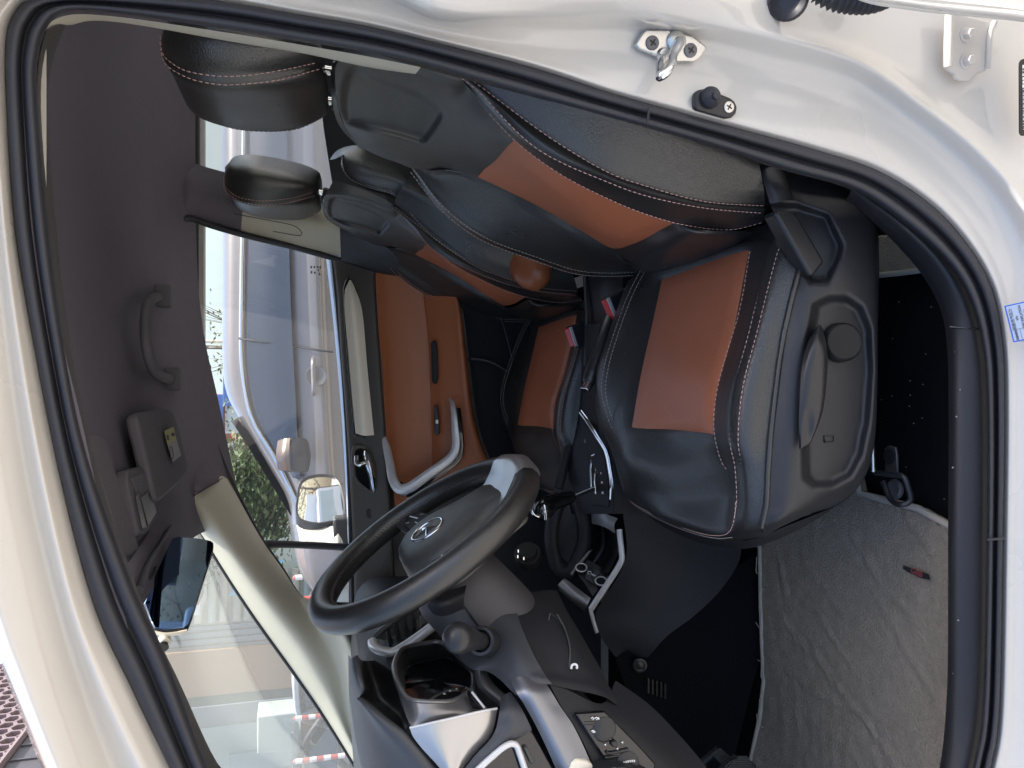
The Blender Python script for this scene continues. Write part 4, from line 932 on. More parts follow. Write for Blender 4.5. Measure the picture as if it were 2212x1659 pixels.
# dark lower door with its pocket line
patch('lower_trim', [[(994,640,2.19),(1003,690,2.19),(1015,790,2.185),(1030,900,2.185),(1050,972,2.19),(1070,1010,2.19),(1095,1060,2.2)],
                     [(1018,640,2.20),(1030,700,2.2),(1045,790,2.2),(1062,900,2.2),(1082,972,2.2),(1100,1020,2.2),(1120,1060,2.2)],
                     [(1190,640,2.25),(1200,700,2.25),(1210,790,2.25),(1220,900,2.25),(1230,972,2.25),(1240,1020,2.25),(1250,1060,2.25)]], dashblack, pd, 24, 4)
tube('pocket_rim', A([(1012,775,2.195),(1035,776,2.19),(1060,782,2.185),(1085,795,2.185),(1112,815,2.19)]), .006, plastic, pd, 8, smoothpath=24)
tube('pocket_rim', A([(1078,672,2.2),(1098,740,2.195),(1112,800,2.19)]), .003, plastic, pd, 8, smoothpath=16)

# door mirror outside the far door
sm_ = thing('door_mirror', 'passenger side door mirror reflecting the street behind', 'side mirror', (-.35, 2.45, 1.25))
MO = [(641,1072),(645,1050),(655,1036),(676,1028),(702,1026),(722,1030),(735,1044),(742,1068),(747,1095),(745,1118),(735,1127),(712,1133),(692,1136),(662,1133),(643,1124),(638,1106)]
cmo = np.mean(np.array(MO), 0)
mn0 = np.array([.81, -.58, .03]); mn0 /= np.linalg.norm(mn0)
mc0 = P(cmo[0], cmo[1], 2.50)
def mpt(x, y, d=0): r = ray(x, y); t = np.dot(mc0-EYE, mn0)/np.dot(r, mn0); return EYE+r*t+mn0*d
rings = []
for f, d in [(.50, -.115), (.88, -.08), (1.0, -.035), (1.0, .0), (.97, .008), (.91, .006), (.885, .000)]:
    c_ = mpt(*cmo); rings.append([c_+(mpt(x, y)-c_)*f+mn0*d for x, y in MO])
G = np.array([cr(r, 40, True) for r in rings]); V, Fc = gridVF(G, cv=True); Fc.append(tuple(range(39, -1, -1)))
hs = mesh('housing', V, Fc, plastic_smooth, sm_, auto=50)
bm = bmesh.new(); bm.from_mesh(hs.data); bmesh.ops.recalc_face_normals(bm, faces=bm.faces); bm.to_mesh(hs.data); bm.free()
gl = cr([mpt(*cmo)+(mpt(x, y)-mpt(*cmo))*.9 for x, y in MO], 40, True); Vg = [mpt(*cmo)+mn0*.004]+[p+mn0*.003 for p in gl]
mesh('mirror_glass', Vg, [(0, i+1, (i+1) % 40+1) for i in range(40)], mirror, sm_)
patch('mirror_foot', [[(640,1134,2.46),(644,1150,2.44),(648,1175,2.42)],[(700,1138,2.42),(702,1155,2.40),(704,1178,2.38)],[(728,1134,2.40),(730,1152,2.37),(732,1178,2.35)]], white, sm_, 10, 4, thick=.05)
box('foot_base', P(741, 1150, 2.40), (.05, .03, .03), plastic_smooth, sm_, bevel=.008)

# ================================================================ roof fittings
gh = thing('grab_handle', 'dark roof grab handle above the far front window', 'grab handle', (.1, 2.1, 1.7))
gp = [(356,640,2.16),(340,641,2.12),(325,650,2.085),(316,672,2.07),(314,705,2.068),(317,745,2.07),(326,785,2.075),(342,808,2.09),(362,818,2.12),(380,820,2.16)]
gp3 = [onhead(x, y, d) for (x, y, _), d in zip(gp, [.004, .012, .03, .045, .05, .05, .045, .03, .012, .004])]
V, Fc = tubeVF(cr(gp3, 60), .0125, 14, ry=.010, upv=(0, -.5, -.8)); mesh('handle', V, Fc, visorcloth, gh, auto=60)
box('mount', onhead(352, 640, .006), (.028, .018, .02), visorcloth, gh, bevel=.006)
box('mount', onhead(372, 819, .006), (.028, .018, .02), visorcloth, gh, bevel=.006)

VS = Q(263.3, 899.7, .3013*.5486)
sv = thing('sun_visor', 'folded passenger sun visor with a yellow and white warning label', 'sun visor', (-.15, 1.85, 1.68))
vis = [(292,900),(297,893),(330,887),(360,884),(370,890),(384,930),(395,975),(402,1010),(392,1035),(365,1062),(342,1082),(334,1080),(322,1030),(306,960)]
def visY(x, y): return 1.62+.0048*(x-292)-.0001*(y-884)
top = [onhead(x, y, .035) for x, y in vis]
nv_ = np.cross(top[4]-top[0], top[9]-top[0]); nv_ /= np.linalg.norm(nv_); nv_ = nv_ if np.dot(nv_, EYE-top[0]) > 0 else -nv_
prism('visor_panel', [p+nv_*.004 for p in cr(top, 48, True)], -nv_*.022, visorcloth, sv, bevel=.007, seg=3)
def onplane(px, py, pt, n, d=0): r = ray(px, py); t = np.dot(pt-EYE, n)/np.dot(r, n); return EYE+r*t+n*d
pc = np.mean(top, 0)
lab = [onplane(*q, pc, nv_, .0095) for q in ((344,933),(364,924),(371,952),(351,962))]
lab2 = [onplane(*q, pc, nv_, .0095) for q in ((351,962),(371,952),(381,986),(362,1000))]
prism('warning_label', lab, nv_*.0006, yellow, sv); prism('warning_label', lab2, nv_*.0006, mat('label_grey', (.30, .30, .31), .5), sv)
prism('printed_mark', [onplane(*q, pc, nv_, .0103) for q in ((348,942),(352,941),(354,953),(350,953))], nv_*.0004, ink, sv)
prism('printed_mark', [onplane(*q, pc, nv_, .0103) for q in ((358,938),(365,936),(367,943),(360,945))], nv_*.0004, ink, sv)
tube('printed_mark', [onplane(*q, pc, nv_, .0106) for q in ((355,968),(359,967),(363,985),(361,994),(357,990),(355,978))], .0007, ink, sv, 5, closed=True)
sv2 = thing('sun_visor', 'folded driver sun visor beside the door seal', 'sun visor', (-.1, 1.15, 1.68))
vis2 = [(176,942),(186,937),(212,934),(226,945),(240,990),(262,1060),(290,1150),(300,1190),(296,1215),(280,1225),(262,1190),(232,1090),(200,1000)]
top2 = [onhead(x, y, .03) for x, y in vis2]
n2 = np.cross(top2[3]-top2[0], top2[8]-top2[0]); n2 /= np.linalg.norm(n2); n2 = n2 if np.dot(n2, EYE-top2[0]) > 0 else -n2
prism('visor_panel', [p+n2*.001 for p in cr(top2, 40, True)], -n2*.02, visorcloth, sv2, bevel=.006, seg=3)
# reading lamp
rl = thing('reading_lamp', 'dark overhead reading lamp console with two lenses', 'car lamp', (-.2, 1.6, 1.7))
lp = [(270,1022),(284,1013),(300,1009),(308,1014),(318,1050),(334,1098),(337,1112),(328,1130),(312,1150),(300,1155),(294,1148),(284,1105),(274,1062)]
tl_ = [onhead(x, y, .025) for x, y in lp]
nl = np.cross(tl_[4]-tl_[0], tl_[9]-tl_[0]); nl /= np.linalg.norm(nl); nl = nl if np.dot(nl, EYE-tl_[0]) > 0 else -nl
prism('lamp_housing', [p+nl*.004 for p in cr(tl_, 48, True)], -nl*.02, visorcloth, rl, bevel=.004, seg=3)
lc = np.mean(tl_, 0)
for q in ([(276,1034),(282,1030),(293,1062),(288,1068)], [(286,1030),(302,1022),(312,1060),(300,1070)], [(306,1020),(311,1032),(316,1046),(311,1050)]):
    prism('switch', [onplane(*p, lc, nl, .0035) for p in q], nl*.003, visorcloth, rl, bevel=.0012)
for q in ([(284,1072),(291,1068),(308,1140),(299,1145)], [(296,1076),(316,1062),(331,1108),(312,1138)]):
    prism('lens', [onplane(*p, lc, nl, .0035) for p in q], nl*.0025, plastic_smooth, rl, bevel=.001)
# rear-view mirror with screen glass
rm = thing('rearview_mirror', 'frameless dark screen mirror hanging at the windscreen', 'rearview mirror', (-.35, 1.5, 1.55))
mq = [(372,1162,1.63),(384,1159,1.635),(430,1163,1.645),(456,1168,1.65),(462,1173,1.65),(460,1188,1.63),(434,1270,1.535),(416,1328,1.475),(407,1352,1.455),(398,1358,1.45),(356,1362,1.44),(333,1358,1.435),(326,1345,1.44),(312,1305,1.475),(336,1240,1.545)]
mp = np.array(A(mq)); mc = mp.mean(0); _, _, vt = np.linalg.svd(mp-mc); mn = np.array([.865, -.49, -.085]); mn /= np.linalg.norm(mn)
mp = [onplane(q[0], q[1], mc, mn) for q in mq]
prism('mirror_case', mp, -mn*.014, plastic_smooth, rm, bevel=.004, seg=3)
prism('mirror_screen', [mc+(p-mc)*.985+mn*.0015 for p in mp], -mn*.003, screen, rm, bevel=.0008)
tube('case_rim', [p-mn*.004 for p in [onplane(x, y, mc, mn) for x, y in ((404,1360),(380,1365),(356,1367),(330,1362))]], .0035, silver_warm, rm, 10, smoothpath=16)
cyl('camera_stub', onplane(354,1366,mc,mn,-.012), onplane(358,1378,mc,mn,-.012), .010, silver_warm, rm, 20, bevel=.002)
cyl('camera_tip', onplane(351,1376,mc,mn,-.016), onplane(353,1386,mc,mn,-.016), .009, plastic_smooth, rm, 16)
cyl('stem', mc-mn*.014, mc-mn*.014+np.array([-.08, .02, .06]), .012, plastic, rm, 14)
tube('cable', A([(288,1228,1.50),(284,1240,1.50),(286,1252,1.50),(300,1258,1.50),(318,1256,1.50),(330,1240,1.51),(336,1225,1.53)]), .0025, rubber, rm, 8, smoothpath=30)

# ================================================================ floor mats, pedals, seat bracket
def fpoly(pts, z): return [PZ(x, y, z) for x, y in pts]
fm = thing('floor_mat', 'worn grey carpet mat in the driver footwell with a small dark tag', 'floor mat', (-.45, 1.15, .468))
zt = .492
left = [(1660,900),(1648,1050),(1641,1160),(1643,1290),(1645,1395),(1648,1470),(1640,1555),(1622,1640),(1600,1740)]
righ = [(1852,900),(1856,1000),(1870,1075),(1950,1090),(2003,1111),(2048,1136),(2050,1548),(2034,1600),(2010,1690)]
nm = 90
L_ = cr([PZ(x, y, zt) for x, y in left], nm)
R2 = cr([PZ(x, y, zt) for x, y in [(1840,900),(1848,980),(1856,1068)]], 30)
# outline of the mat as one polygon, then a fine grid inside it
ol = [(1664,900),(1646,1080),(1641,1160),(1643,1290),(1646,1395),(1650,1470),(1640,1555),(1622,1640),(1608,1720),(2060,1720),(2080,1620),(2080,1150),(2046,1134),(2003,1111),(1985,1100),(1940,1088),(1856,1066),(1840,1000),(1830,900)]
op = np.array([PZ(x, y, zt)[:2] for x, y in ol])
ys = np.linspace(op[:, 1].min(), op[:, 1].max(), 110); xs = np.linspace(op[:, 0].min(), op[:, 0].max(), 130)
poly2 = [tuple(p) for p in op]
from mathutils import noise as mn_
idx = {}; V = []; Fc = []
ins = np.array([[inpoly(x, y, poly2) for x in xs] for y in ys])
def mz(x, y):
    z = zt+.0022*mn_.noise((x*9, y*9, 1))+.002*mn_.noise((x*40, y*40, 2))
    for (x0, y0, x1, y1, w) in CR:
        dx, dy = x1-x0, y1-y0; l2 = dx*dx+dy*dy; t = ((x-x0)*dx+(y-y0)*dy)/l2
        if -.02 < t < 1.02:
            d = abs(((x-x0)*dy-(y-y0)*dx)/math.sqrt(l2)+.016*mn_.noise((x*14, y*14, 5))+.008*mn_.noise((x*45, y*45, 7))); z += w*(.0045*math.exp(-(d/.010)**2)-.004*math.exp(-((d-.012)/.006)**2))
    return z
def pz2(x, y): return PZ(x, y, zt)[:2]
CR = []
for (a, b, w) in [((1700,1250),(1840,1430),1),((1730,1200),(1830,1330),.7),((1690,1330),(1800,1490),1),((1840,1160),(1960,1330),.9),((1760,1420),(1930,1640),1),((1700,1450),(1880,1560),.8),((1900,1300),(2010,1500),.7),((1950,1120),(2020,1190),.9),((1680,1200),(1700,1300),.8),((1880,1560),(1900,1659),.6)]:
    p, q_ = pz2(*a), pz2(*b); CR.append((p[0], p[1], q_[0], q_[1], w*.5))
for a, b in [((1700,1480),(1695,1640)),((1725,1490),(1722,1650)),((1750,1500),(1748,1655)),((1778,1512),(1774,1659)),((1806,1525),(1802,1659)),((1832,1540),(1830,1659))]:
    p, q_ = pz2(*a), pz2(*b); CR.append((p[0], p[1], q_[0], q_[1], .12))
for i in range(len(ys)-1):
    for j in range(len(xs)-1):
        if ins[i, j] and ins[i+1, j] and ins[i, j+1] and ins[i+1, j+1]:
            f = []
            for a, b in ((i, j), (i, j+1), (i+1, j+1), (i+1, j)):
                if (a, b) not in idx: idx[(a, b)] = len(V); V.append((xs[b], ys[a], mz(xs[b], ys[a])))
                f.append(idx[(a, b)])
            Fc.append(f)
mesh('pile', V, Fc, matgrey, fm)
prism('backing', [np.array([x, y, zt-.005]) for x, y in op], (0, 0, -.014), matgrey, fm)
tube('binding', [np.array([x, y, zt-.002]) for x, y in op], .0062, matedge, fm, 8, closed=True)
rs_ = random.Random(3)
for k in range(9):
    b = PZ(1644+rs_.uniform(-2, 10), 1180+k*48+rs_.uniform(-10, 10), zt+.004)
    d = [b, b+np.array([rs_.uniform(-.012, .012), rs_.uniform(.004, .014), .004]), b+np.array([rs_.uniform(-.03, .03), rs_.uniform(-.002, .02), .003])]
    tube('loose_thread', d, .0008, matedge, fm, 5, smoothpath=10)
tg = [PZ(x, y, zt+.003) for x, y in ((1953,1222),(1966,1226),(2005,1240),(2009,1252),(1990,1248),(1962,1235),(1952,1228))]
prism('woven_tag', tg, (0, 0, .002), label_black, fm)
cx = PZ(1980, 1237, zt+.0055); dx_ = PZ(2000,1246,zt)-PZ(1962,1230,zt)
text('tag_letter', 'GBB', .013, cx, dx_, (1, .1, 0), mat('tag_red', (.30, .06, .07), .8), fm, depth=.0003)
fm2 = thing('floor_mat', 'corner of a grey carpet mat showing behind the driver seat base', 'floor mat', (.3, 1.0, .468))
prism('pile', [PZ(x, y, .49) for x, y in ((1860,515),(1903,508),(1941,506),(1962,530),(1990,576),(1986,584),(1940,590),(1860,598))], (0, 0, -.014), matgrey, fm2, bevel=.003)
tube('binding', [PZ(x, y, .489) for x, y in ((1941,506),(1962,530),(1990,576),(1986,584),(1940,590),(1860,598))], .005, matedge, fm2, 8)

U = Q(1453.8, 1508.6, .124)
for nm_, pts, Yv, lb in (('accelerator_pedal', U((665,970),(820,868),(1030,1050),(872,1168)), 1.36, 'ribbed black pedal nearer the centre at the bottom edge'), ('brake_pedal', U((880,1190),(1000,1080),(1200,1005),(1290,1018),(1440,1170),(1480,1330),(900,1330)), 1.30, 'larger ribbed black pedal over the grey mat edge')):
    t = thing(nm_, lb, 'pedal', tuple(P(*pts[0], Yv)))
    pts3 = A([(x, y, Yv) for x, y in pts]); c = np.mean(pts3, 0)
    prism('pedal_pad', pts3, (-.01, .02, -.012), rubber, t, bevel=.003)
    e1 = pts3[1]-pts3[0]; e2 = pts3[-1]-pts3[0]
    for k in range(9):
        f = (k+.5)/9
        if nm_[0] == 'a': a_, b_ = pts3[0]+(pts3[3]-pts3[0])*f, pts3[1]+(pts3[2]-pts3[1])*f
        else:
            yy_ = 1020+k*36; a_, b_ = [P(*U((x, yy_))[0], Yv) for x in (1060-max(0, 5-k)*14 if k > 1 else 1120, 1290+k*20)]
            if k > 1: a_ = P(*U((1080-k*26, yy_))[0], Yv)
        tube('rib', [towards(a_, .001), towards(b_, .001)], .0022, softgrey, t, 6)
    tube('pedal_arm', [c+np.array([0, .03, -.01]), c+np.array([-.12, .08, .10]), c+np.array([-.2, .1, .3])], .008, plastic, t, 8)

br = thing('seat_bracket', 'metal seat mounting foot with a bolt hole beside the floor mat', 'bracket', tuple(PZ(1925, 1040, .468)))
tube('pin', [P(1884, 961, .985), P(1886, 1018, .99)], .004, zinc, br, 10)
prism('tab', [PZ(x, y, .545) for x, y in ((1910,968),(1920,962),(1934,966),(1937,985),(1938,1022),(1912,1020))], (0, 0, -.004), mat('dull_steel', (.13, .125, .12), .5, .7), br, bevel=.001)
lathe('bolt_hole', PZ(1922, 986, .546), (0, 0, 1), [(0, .012), (.002, .012), (.003, .009), (.001, .0005)], plastic_smooth, br)
tube('foot_loop', A([(1890,1020,1.02),(1930,1026,.985),(1952,1030,.965),(1960,1048,.962),(1966,1082,.965),(1950,1090,.97),(1925,1080,1.0),(1908,1040,1.02)]), .0045, plastic, br, 10, smoothpath=40)
lathe('bolt_head', PZ(1936, 1056, .51), (0, 0, 1), [(0, .016), (.004, .016), (.006, .012), (.005, .009), (.005, .0005)], screwgrey, br)
rs_ = random.Random(11)
cr_ = []
for k in range(16):
    x, y = rs_.uniform(1902, 2040), rs_.uniform(620, 1080)
    c = PZ(x, y, .4675); cr_.append(boxVF(c, (.0006, 0, 0), (0, .0006+.0005*rs_.random(), 0), (0, 0, .0005)))
V, Fc = merge(cr_); o = mesh('carpet_lint', V, Fc, thread_dim, None, smooth=False); o['kind'] = 'stuff'; o['label'] = 'specks of pale lint on the black carpet'
# ================================================================ dashboard
da = thing('dashboard', 'dark grey dashboard with silver trims and a hooded instrument pod', 'dashboard', (-.6, 1.55, .8))
sec = [(-1.26,1.22),(-1.05,1.285),(-.80,1.315),(-.62,1.315),(-.545,1.295),(-.515,1.25),(-.52,1.15),(-.50,1.05),(-.53,.98),(-.62,.90),(-.75,.82)]
rows = []
for y, dz, dx in [(.93, 0, 0), (1.0, .005, 0), (1.2, .012, 0), (1.4, .012, .0), (1.6, .008, .02), (1.9, 0, .0), (2.15, -.012, -.02), (2.22, -.02, -.04)]:
    rows.append([(x+dx, y, z+(dz if z > 1.2 else 0)) for x, z in sec])
G = loft([cr(r, 60) for r in rows], 60, 4, px=False)
kx = 26
for nm_, A_, B_, m_ in (('dash_top', 0, kx, dashgrey), ('dash_lower', kx, G.shape[1]-1, dashblack)):
    V, Fc = gridVF(G[:, A_:B_+1], flip=face_cam(G)); mesh(nm_, V, Fc, m_, da)
I = Q(713.2, 1288.7, .2232); L2 = Q(1152.1, 1288.7, .2232); J = Q(1097.3, 932.7, .2232); K3 = Q(1097.3, 1152.1, .1389); R4 = Q(932.6, 1481.2, .1984)
# end slab below the windscreen corner
patch('dash_end', [I((175,560,1.60),(180,900,1.50),(200,1250,1.40),(228,1659,1.30),(240,1950,1.25)),
                   I((215,640,1.15),(240,960,1.12),(300,1250,1.08),(380,1659,1.05),(420,1950,1.05)),
                   I((262,985,1.01),(360,1120,.99),(500,1310,.975),(700,1560,.965),(900,1800,.96)),
                   I((285,962,1.0),(430,1085,.98),(570,1200,.968),(712,1312,.96),(860,1480,.955),(1010,1659,.955),(1150,1850,.955)),
                   I((320,975,1.03),(460,1085,1.01),(600,1205,1.0),(735,1312,.99),(880,1480,.985),(1030,1659,.985),(1170,1850,.985))], dashgrey, da, 50, 6)
patch('pod_hood', [I((180,640,1.06),(185,780,1.05),(215,890,1.04),(262,1000,1.02)), I((205,598,1.02),(222,760,.99),(262,880,.98),(290,960,.985)), I((258,568,1.02),(290,740,.985),(326,880,.975),(318,935,.99)), I((275,575,1.06),(305,740,1.02),(336,880,1.01),(325,935,1.02))], dashgrey, da, 24, 5)
patch('pod_pocket', [I((255,570,1.02),(300,760,.99),(325,900,.985),(284,962,1.0),(430,1085,.98),(570,1200,.968),(712,1314,.96)),
                     I((320,620,1.14),(380,790,1.12),(420,900,1.1),(440,980,1.08),(520,1060,1.05),(620,1160,1.02),(722,1300,.985)),
                     I((440,618,1.14),(612,742,1.09),(650,900,1.06),(690,1040,1.04),(735,1150,1.02),(748,1230,1.0),(730,1290,.985))], label_black, da, 40, 6)
lip = I((620,700,1.10),(640,600,1.16),(700,512,1.22),(780,482,1.25),(920,455,1.26),(1040,440,1.26),(1150,490,1.24),(1280,620,1.19),(1372,722,1.14),(1392,800,1.10),(1385,890,1.05),(1340,932,1.02),(1190,1016,.985),(1000,1027,.975),(800,1012,.985),(720,960,1.01),(640,800,1.06))
lip3 = A(lip)
tube('pod_bezel', lip3, .0042, satin, da, 10, closed=True, smoothpath=120)
inner = [P(*I((x, y))[0], Y) for x, y, Y in [(720,840,1.14),(722,760,1.18),(745,700,1.24),(785,662,1.29),(930,625,1.31),(1110,592,1.31),(1200,625,1.29),(1290,685,1.24),(1358,745,1.19),(1376,810,1.15),(1372,885,1.10),(1330,950,1.07),(1190,1030,1.03),(1000,1040,1.02),(800,1025,1.03),(745,980,1.05),(725,900,1.09)]]
G = np.array([cr(lip3, 90, True), cr((np.array(lip3)+np.array(inner))/2+np.array([-.004, 0, 0]), 90, True), cr(inner, 90, True)])
V, Fc = gridVF(G, cv=True, flip=False); mesh('pod_wall', V, Fc, satin, da)
ic = np.mean(inner, 0); n_ = len(inner)
mesh('gauge_glass', [ic]+inner, [(0, i+1, (i+1) % n_+1) for i in range(n_)], gloss, da, smooth=False)
tube('gauge_ring', A(I((960,1005,1.03),(1040,955,1.05),(1130,915,1.07),(1220,890,1.09),(1310,876,1.11))), .0016, satin, da, 6, smoothpath=30)
for f in I((1105,940,1.055),(1160,912,1.07),(1225,893,1.085)):
    box('gauge_tick', towards(P(*f), .003), (.0006, .0012, .0015), label_white, da)
patch('pod_front', [I((612,720,1.09),(640,815,1.05),(722,972,1.0),(800,1022,.975),(1000,1038,.965),(1190,1026,.975),(1345,942,1.01),(1392,900,1.04)),
                    I((625,800,1.07),(675,930,1.02),(745,1090,.985),(830,1130,.965),(1010,1130,.957),(1200,1100,.962),(1380,1030,.985),(1440,985,1.0)),
                    I((650,900,1.05),(700,1060,1.0),(755,1200,.97),(800,1262,.96),(1000,1216,.957),(1220,1166,.960),(1430,1120,.97),(1530,1095,.98))], satin, da, 40, 5)
prism('card_slot', A(I((1328,945,.985),(1365,930,.985),(1500,1078,.965),(1470,1098,.962),(1385,1098,.962))), (.0, .01, 0), gloss, da, bevel=.001)
tube('slot_rim', A(I((1372,925,.983),(1420,985,.975),(1495,1080,.962))), .0018, silver, da, 8)
V_ = [I((770,1272,.958),(800,1350,.955),(890,1470,.953),(1010,1600,.951),(1110,1720,.95),(1220,1860,.95)),
      I((965,1228,.950),(1000,1330,.946),(1050,1460,.944),(1110,1600,.943),(1165,1730,.943),(1230,1860,.944)),
      I((1200,1174,.949),(1220,1300,.946),(1215,1430,.944),(1195,1580,.943),(1200,1730,.943),(1235,1860,.944)),
      I((1500,1104,.953),(1490,1240,.950),(1430,1370,.947),(1330,1500,.945),(1240,1690,.944),(1240,1860,.944)),
      I((1618,1086,.965),(1590,1250,.962),(1545,1370,.96),(1400,1530,.957),(1265,1710,.955),(1245,1860,.955))]
patch('silver_panel', V_, brushed, da, 40, 5)
tube('panel_edge', A(I((772,1270,.957),(965,1226,.949),(1200,1172,.948),(1500,1102,.952),(1612,1084,.962))), .0016, silver, da, 8, smoothpath=30)
patch('ledge', [I((1398,722,1.07),(1405,800,1.06),(1430,870,1.04),(1520,965,1.02),(1640,1060,1.0)), I((1450,715,1.05),(1470,800,1.03),(1500,870,1.015),(1580,945,1.0),(1660,1010,.985)), I((1512,722,1.05),(1545,790,1.04),(1590,850,1.03),(1660,920,1.01),(1730,955,1.0))], satin, da, 20, 4)
patch('ledge_pocket', [I((1512,722,1.05),(1545,790,1.04),(1590,850,1.03),(1660,920,1.01),(1730,955,1.0)), I((1620,715,1.10),(1680,790,1.08),(1720,850,1.06),(1760,900,1.03),(1795,945,1.01)), I((1700,700,1.02),(1740,760,1.015),(1780,830,1.01),(1810,880,1.0),(1830,930,.995))], label_black, da, 14, 4)
patch('knee_corner', [I((1650,985,.985),(1640,1100,.962),(1600,1290,.956),(1545,1385,.953),(1400,1540,.95),(1260,1720,.948)),
                      I((1700,945,.98),(1730,1090,.955),(1760,1230,.948),(1700,1360,.945),(1580,1500,.943),(1430,1680,.943)),
                      I((1745,920,.985),(1850,1080,.960),(1930,1240,.953),(1950,1300,.955),(1760,1410,.953),(1560,1560,.95))], dashgrey, da, 30, 5)
# grained apron round the column
patch('column_apron', [I((1120,180,1.15),(1180,420,1.10),(1260,600,1.06),(1380,705,1.03),(1520,724,1.02),(1640,800,1.0),(1740,900,.985),(1800,960,.98)),
                       I((1330,50,1.13),(1400,250,1.08),(1480,450,1.05),(1580,600,1.02),(1680,700,1.0),(1770,780,.985),(1860,850,.975),(1900,900,.972)),
                       I((1560,-60,1.12),(1620,140,1.07),(1690,330,1.04),(1770,500,1.01),(1850,640,.99),(1920,740,.978),(1980,800,.97),(2010,850,.968)),
                       I((1815,-20,1.11),(1796,90,1.08),(1850,280,1.04),(1930,480,1.01),(2010,640,.99),(2070,740,.98),(2110,800,.972),(2150,850,.97))], dashgrey, da, 40, 6)
patch('knee_panel', [I((1815,-20,1.115),(1798,90,1.085),(1853,280,1.045),(1933,480,1.015),(2013,640,.995),(2073,740,.985),(2115,800,.978),(2150,860,.975)),
                     L2((100,-60,1.14),(150,60,1.10),(240,240,1.06),(330,440,1.03),(430,640,1.01),(520,780,1.0),(600,880,.99),(650,960,.985)),
                     L2((230,-60,1.17),(320,130,1.12),(440,330,1.08),(560,540,1.05),(660,720,1.03),(740,880,1.01),(790,980,1.0),(820,1060,.995))], dashblack, da, 30, 5)
prism('bonnet_lever', A(L2((168,160,1.07),(148,215,1.07),(185,500,1.04),(258,835,1.005),(312,860,1.0),(360,560,1.025),(310,340,1.05),(225,170,1.07))), (0, .02, 0), dashblack, da, bevel=.003)
tube('lever_edge', A(L2((230,172,1.062),(300,300,1.045),(352,480,1.022),(350,650,1.005),(310,865,.994))), .0012, softgrey, da, 6, smoothpath=30)
tube('lever_edge', A(L2((165,160,1.062),(150,215,1.06),(180,480,1.032),(215,650,1.012))), .0010, softgrey, da, 6, smoothpath=20)
tube('lever_icon', A(L2((366,700,.994),(372,668,.996),(395,654,.997),(420,664,.996),(422,698,.993))), .0017, label_white, da, 6, smoothpath=16)
# silver band, switch panel and outer vent at the door end
patch('silver_band', [[(1100,1468,.985),(1116,1497,.962),(1133,1523,.957),(1168,1588,.95),(1200,1659,.947),(1232,1740,.946)],
                      [(1118,1462,.976),(1140,1500,.952),(1160,1535,.946),(1192,1595,.941),(1224,1659,.938),(1256,1740,.937)],
                      [(1136,1462,.974),(1158,1496,.953),(1180,1532,.947),(1212,1592,.942),(1244,1655,.939),(1276,1740,.938)],
                      [(1168,1460,.985),(1187,1488,.963),(1211,1527,.958),(1238,1567,.954),(1276,1648,.949),(1308,1740,.947)]], band_grey, da, 36, 5)
prism('band_end', A([(1226,1666,.936),(1234,1647,.936),(1246,1642,.936),(1268,1645,.938),(1282,1652,.94),(1286,1700,.94),(1232,1700,.936)]), (0, .015, 0), silver_warm, da, bevel=.004)
sp = R4((1290,30),(1460,122),(1900,285),(2000,385),(2230,600),(2420,820),(2600,1150),(2000,1150),(1560,420))
patch('switch_surround', [[(1188,1480,.968),(1214,1528,.962),(1241,1568,.958),(1280,1648,.953),(1312,1740,.951)],[(1225,1490,.975),(1262,1550,.965),(1300,1610,.96),(1340,1670,.957),(1375,1740,.955)],[(1300,1520,.985),(1345,1560,.975),(1390,1605,.97),(1430,1650,.967),(1480,1740,.965)],[(1330,1470,1.04),(1400,1520,1.03),(1460,1580,1.02),(1520,1650,1.01),(1580,1740,1.0)]], dashblack, da, 24, 5)
swp = A([(x, y, .956+(y-1500)*-.00004) for x, y in R4((1570,315),(1890,288),(2010,405),(2230,625),(2440,850),(2400,1050),(2060,1050),(1880,800))])
swn = np.cross(swp[2]-swp[0], swp[5]-swp[0]); swn /= np.linalg.norm(swn); swn = swn if np.dot(swn, EYE-swp[0]) > 0 else -swn
swc = np.mean(swp, 0)
prism('switch_panel', swp, -swn*.01, gloss, da, bevel=.002)
onS = lambda x, y, d=.002: onplane(*R4((x, y))[0], swc, swn, d)
gp_ = da
def icon(pts, r=.0009, closed=False): tube('switch_icon', [onS(*p) for p in pts], r, label_white, gp_, 6, closed=closed)
for a_, b_ in [((1660,398),(1960,385)),((1660,432),(1980,400)),((1880,782),(2180,742))]: tube('switch_joint', [onS(*a_, .0008), onS(*b_, .0008)], .0007, softgrey, da, 6)
for q in ([(1728,350),(1745,338),(1762,350),(1745,364)], [(1768,350),(1785,338),(1802,352),(1785,366)], [(1800,340),(1816,352),(1810,364)]): icon(q, .0008)
icon([(1732,486),(1750,480),(1762,490),(1775,496),(1760,503),(1745,496)], .0008, True)
for (x, y) in [(1937,570),(2068,612),(2014,680),(1882,636)]: prism('switch_icon', [onS(x-12, y, .001), onS(x+10, y-10, .001), onS(x+8, y+12, .001)], swn*.001, label_white, da)
prism('mirror_knob', [onS(*p, .001) for p in ((1942,596),(2000,588),(2008,645),(1950,655))], swn*.005, plastic_smooth, da, bevel=.001)
tube('switch_rim', [onS(*p, .0015) for p in ((1895,715),(1925,730),(2040,712),(2135,690))], .0022, plastic_smooth, da, 8, smoothpath=16)
lathe('dimmer_wheel', onS(1880, 478, -.006), swn, [(0, .017), (.007, .0165), (.009, .013), (.009, .0005)], plastic_smooth, da, 28)
lathe('dimmer_wheel', onS(2130, 850, -.006), swn, [(0, .017), (.007, .0165), (.009, .013), (.009, .0005)], plastic_smooth, da, 28)
icon([(1985,845),(2000,832),(2018,840),(2022,856),(2005,858)], .0008)
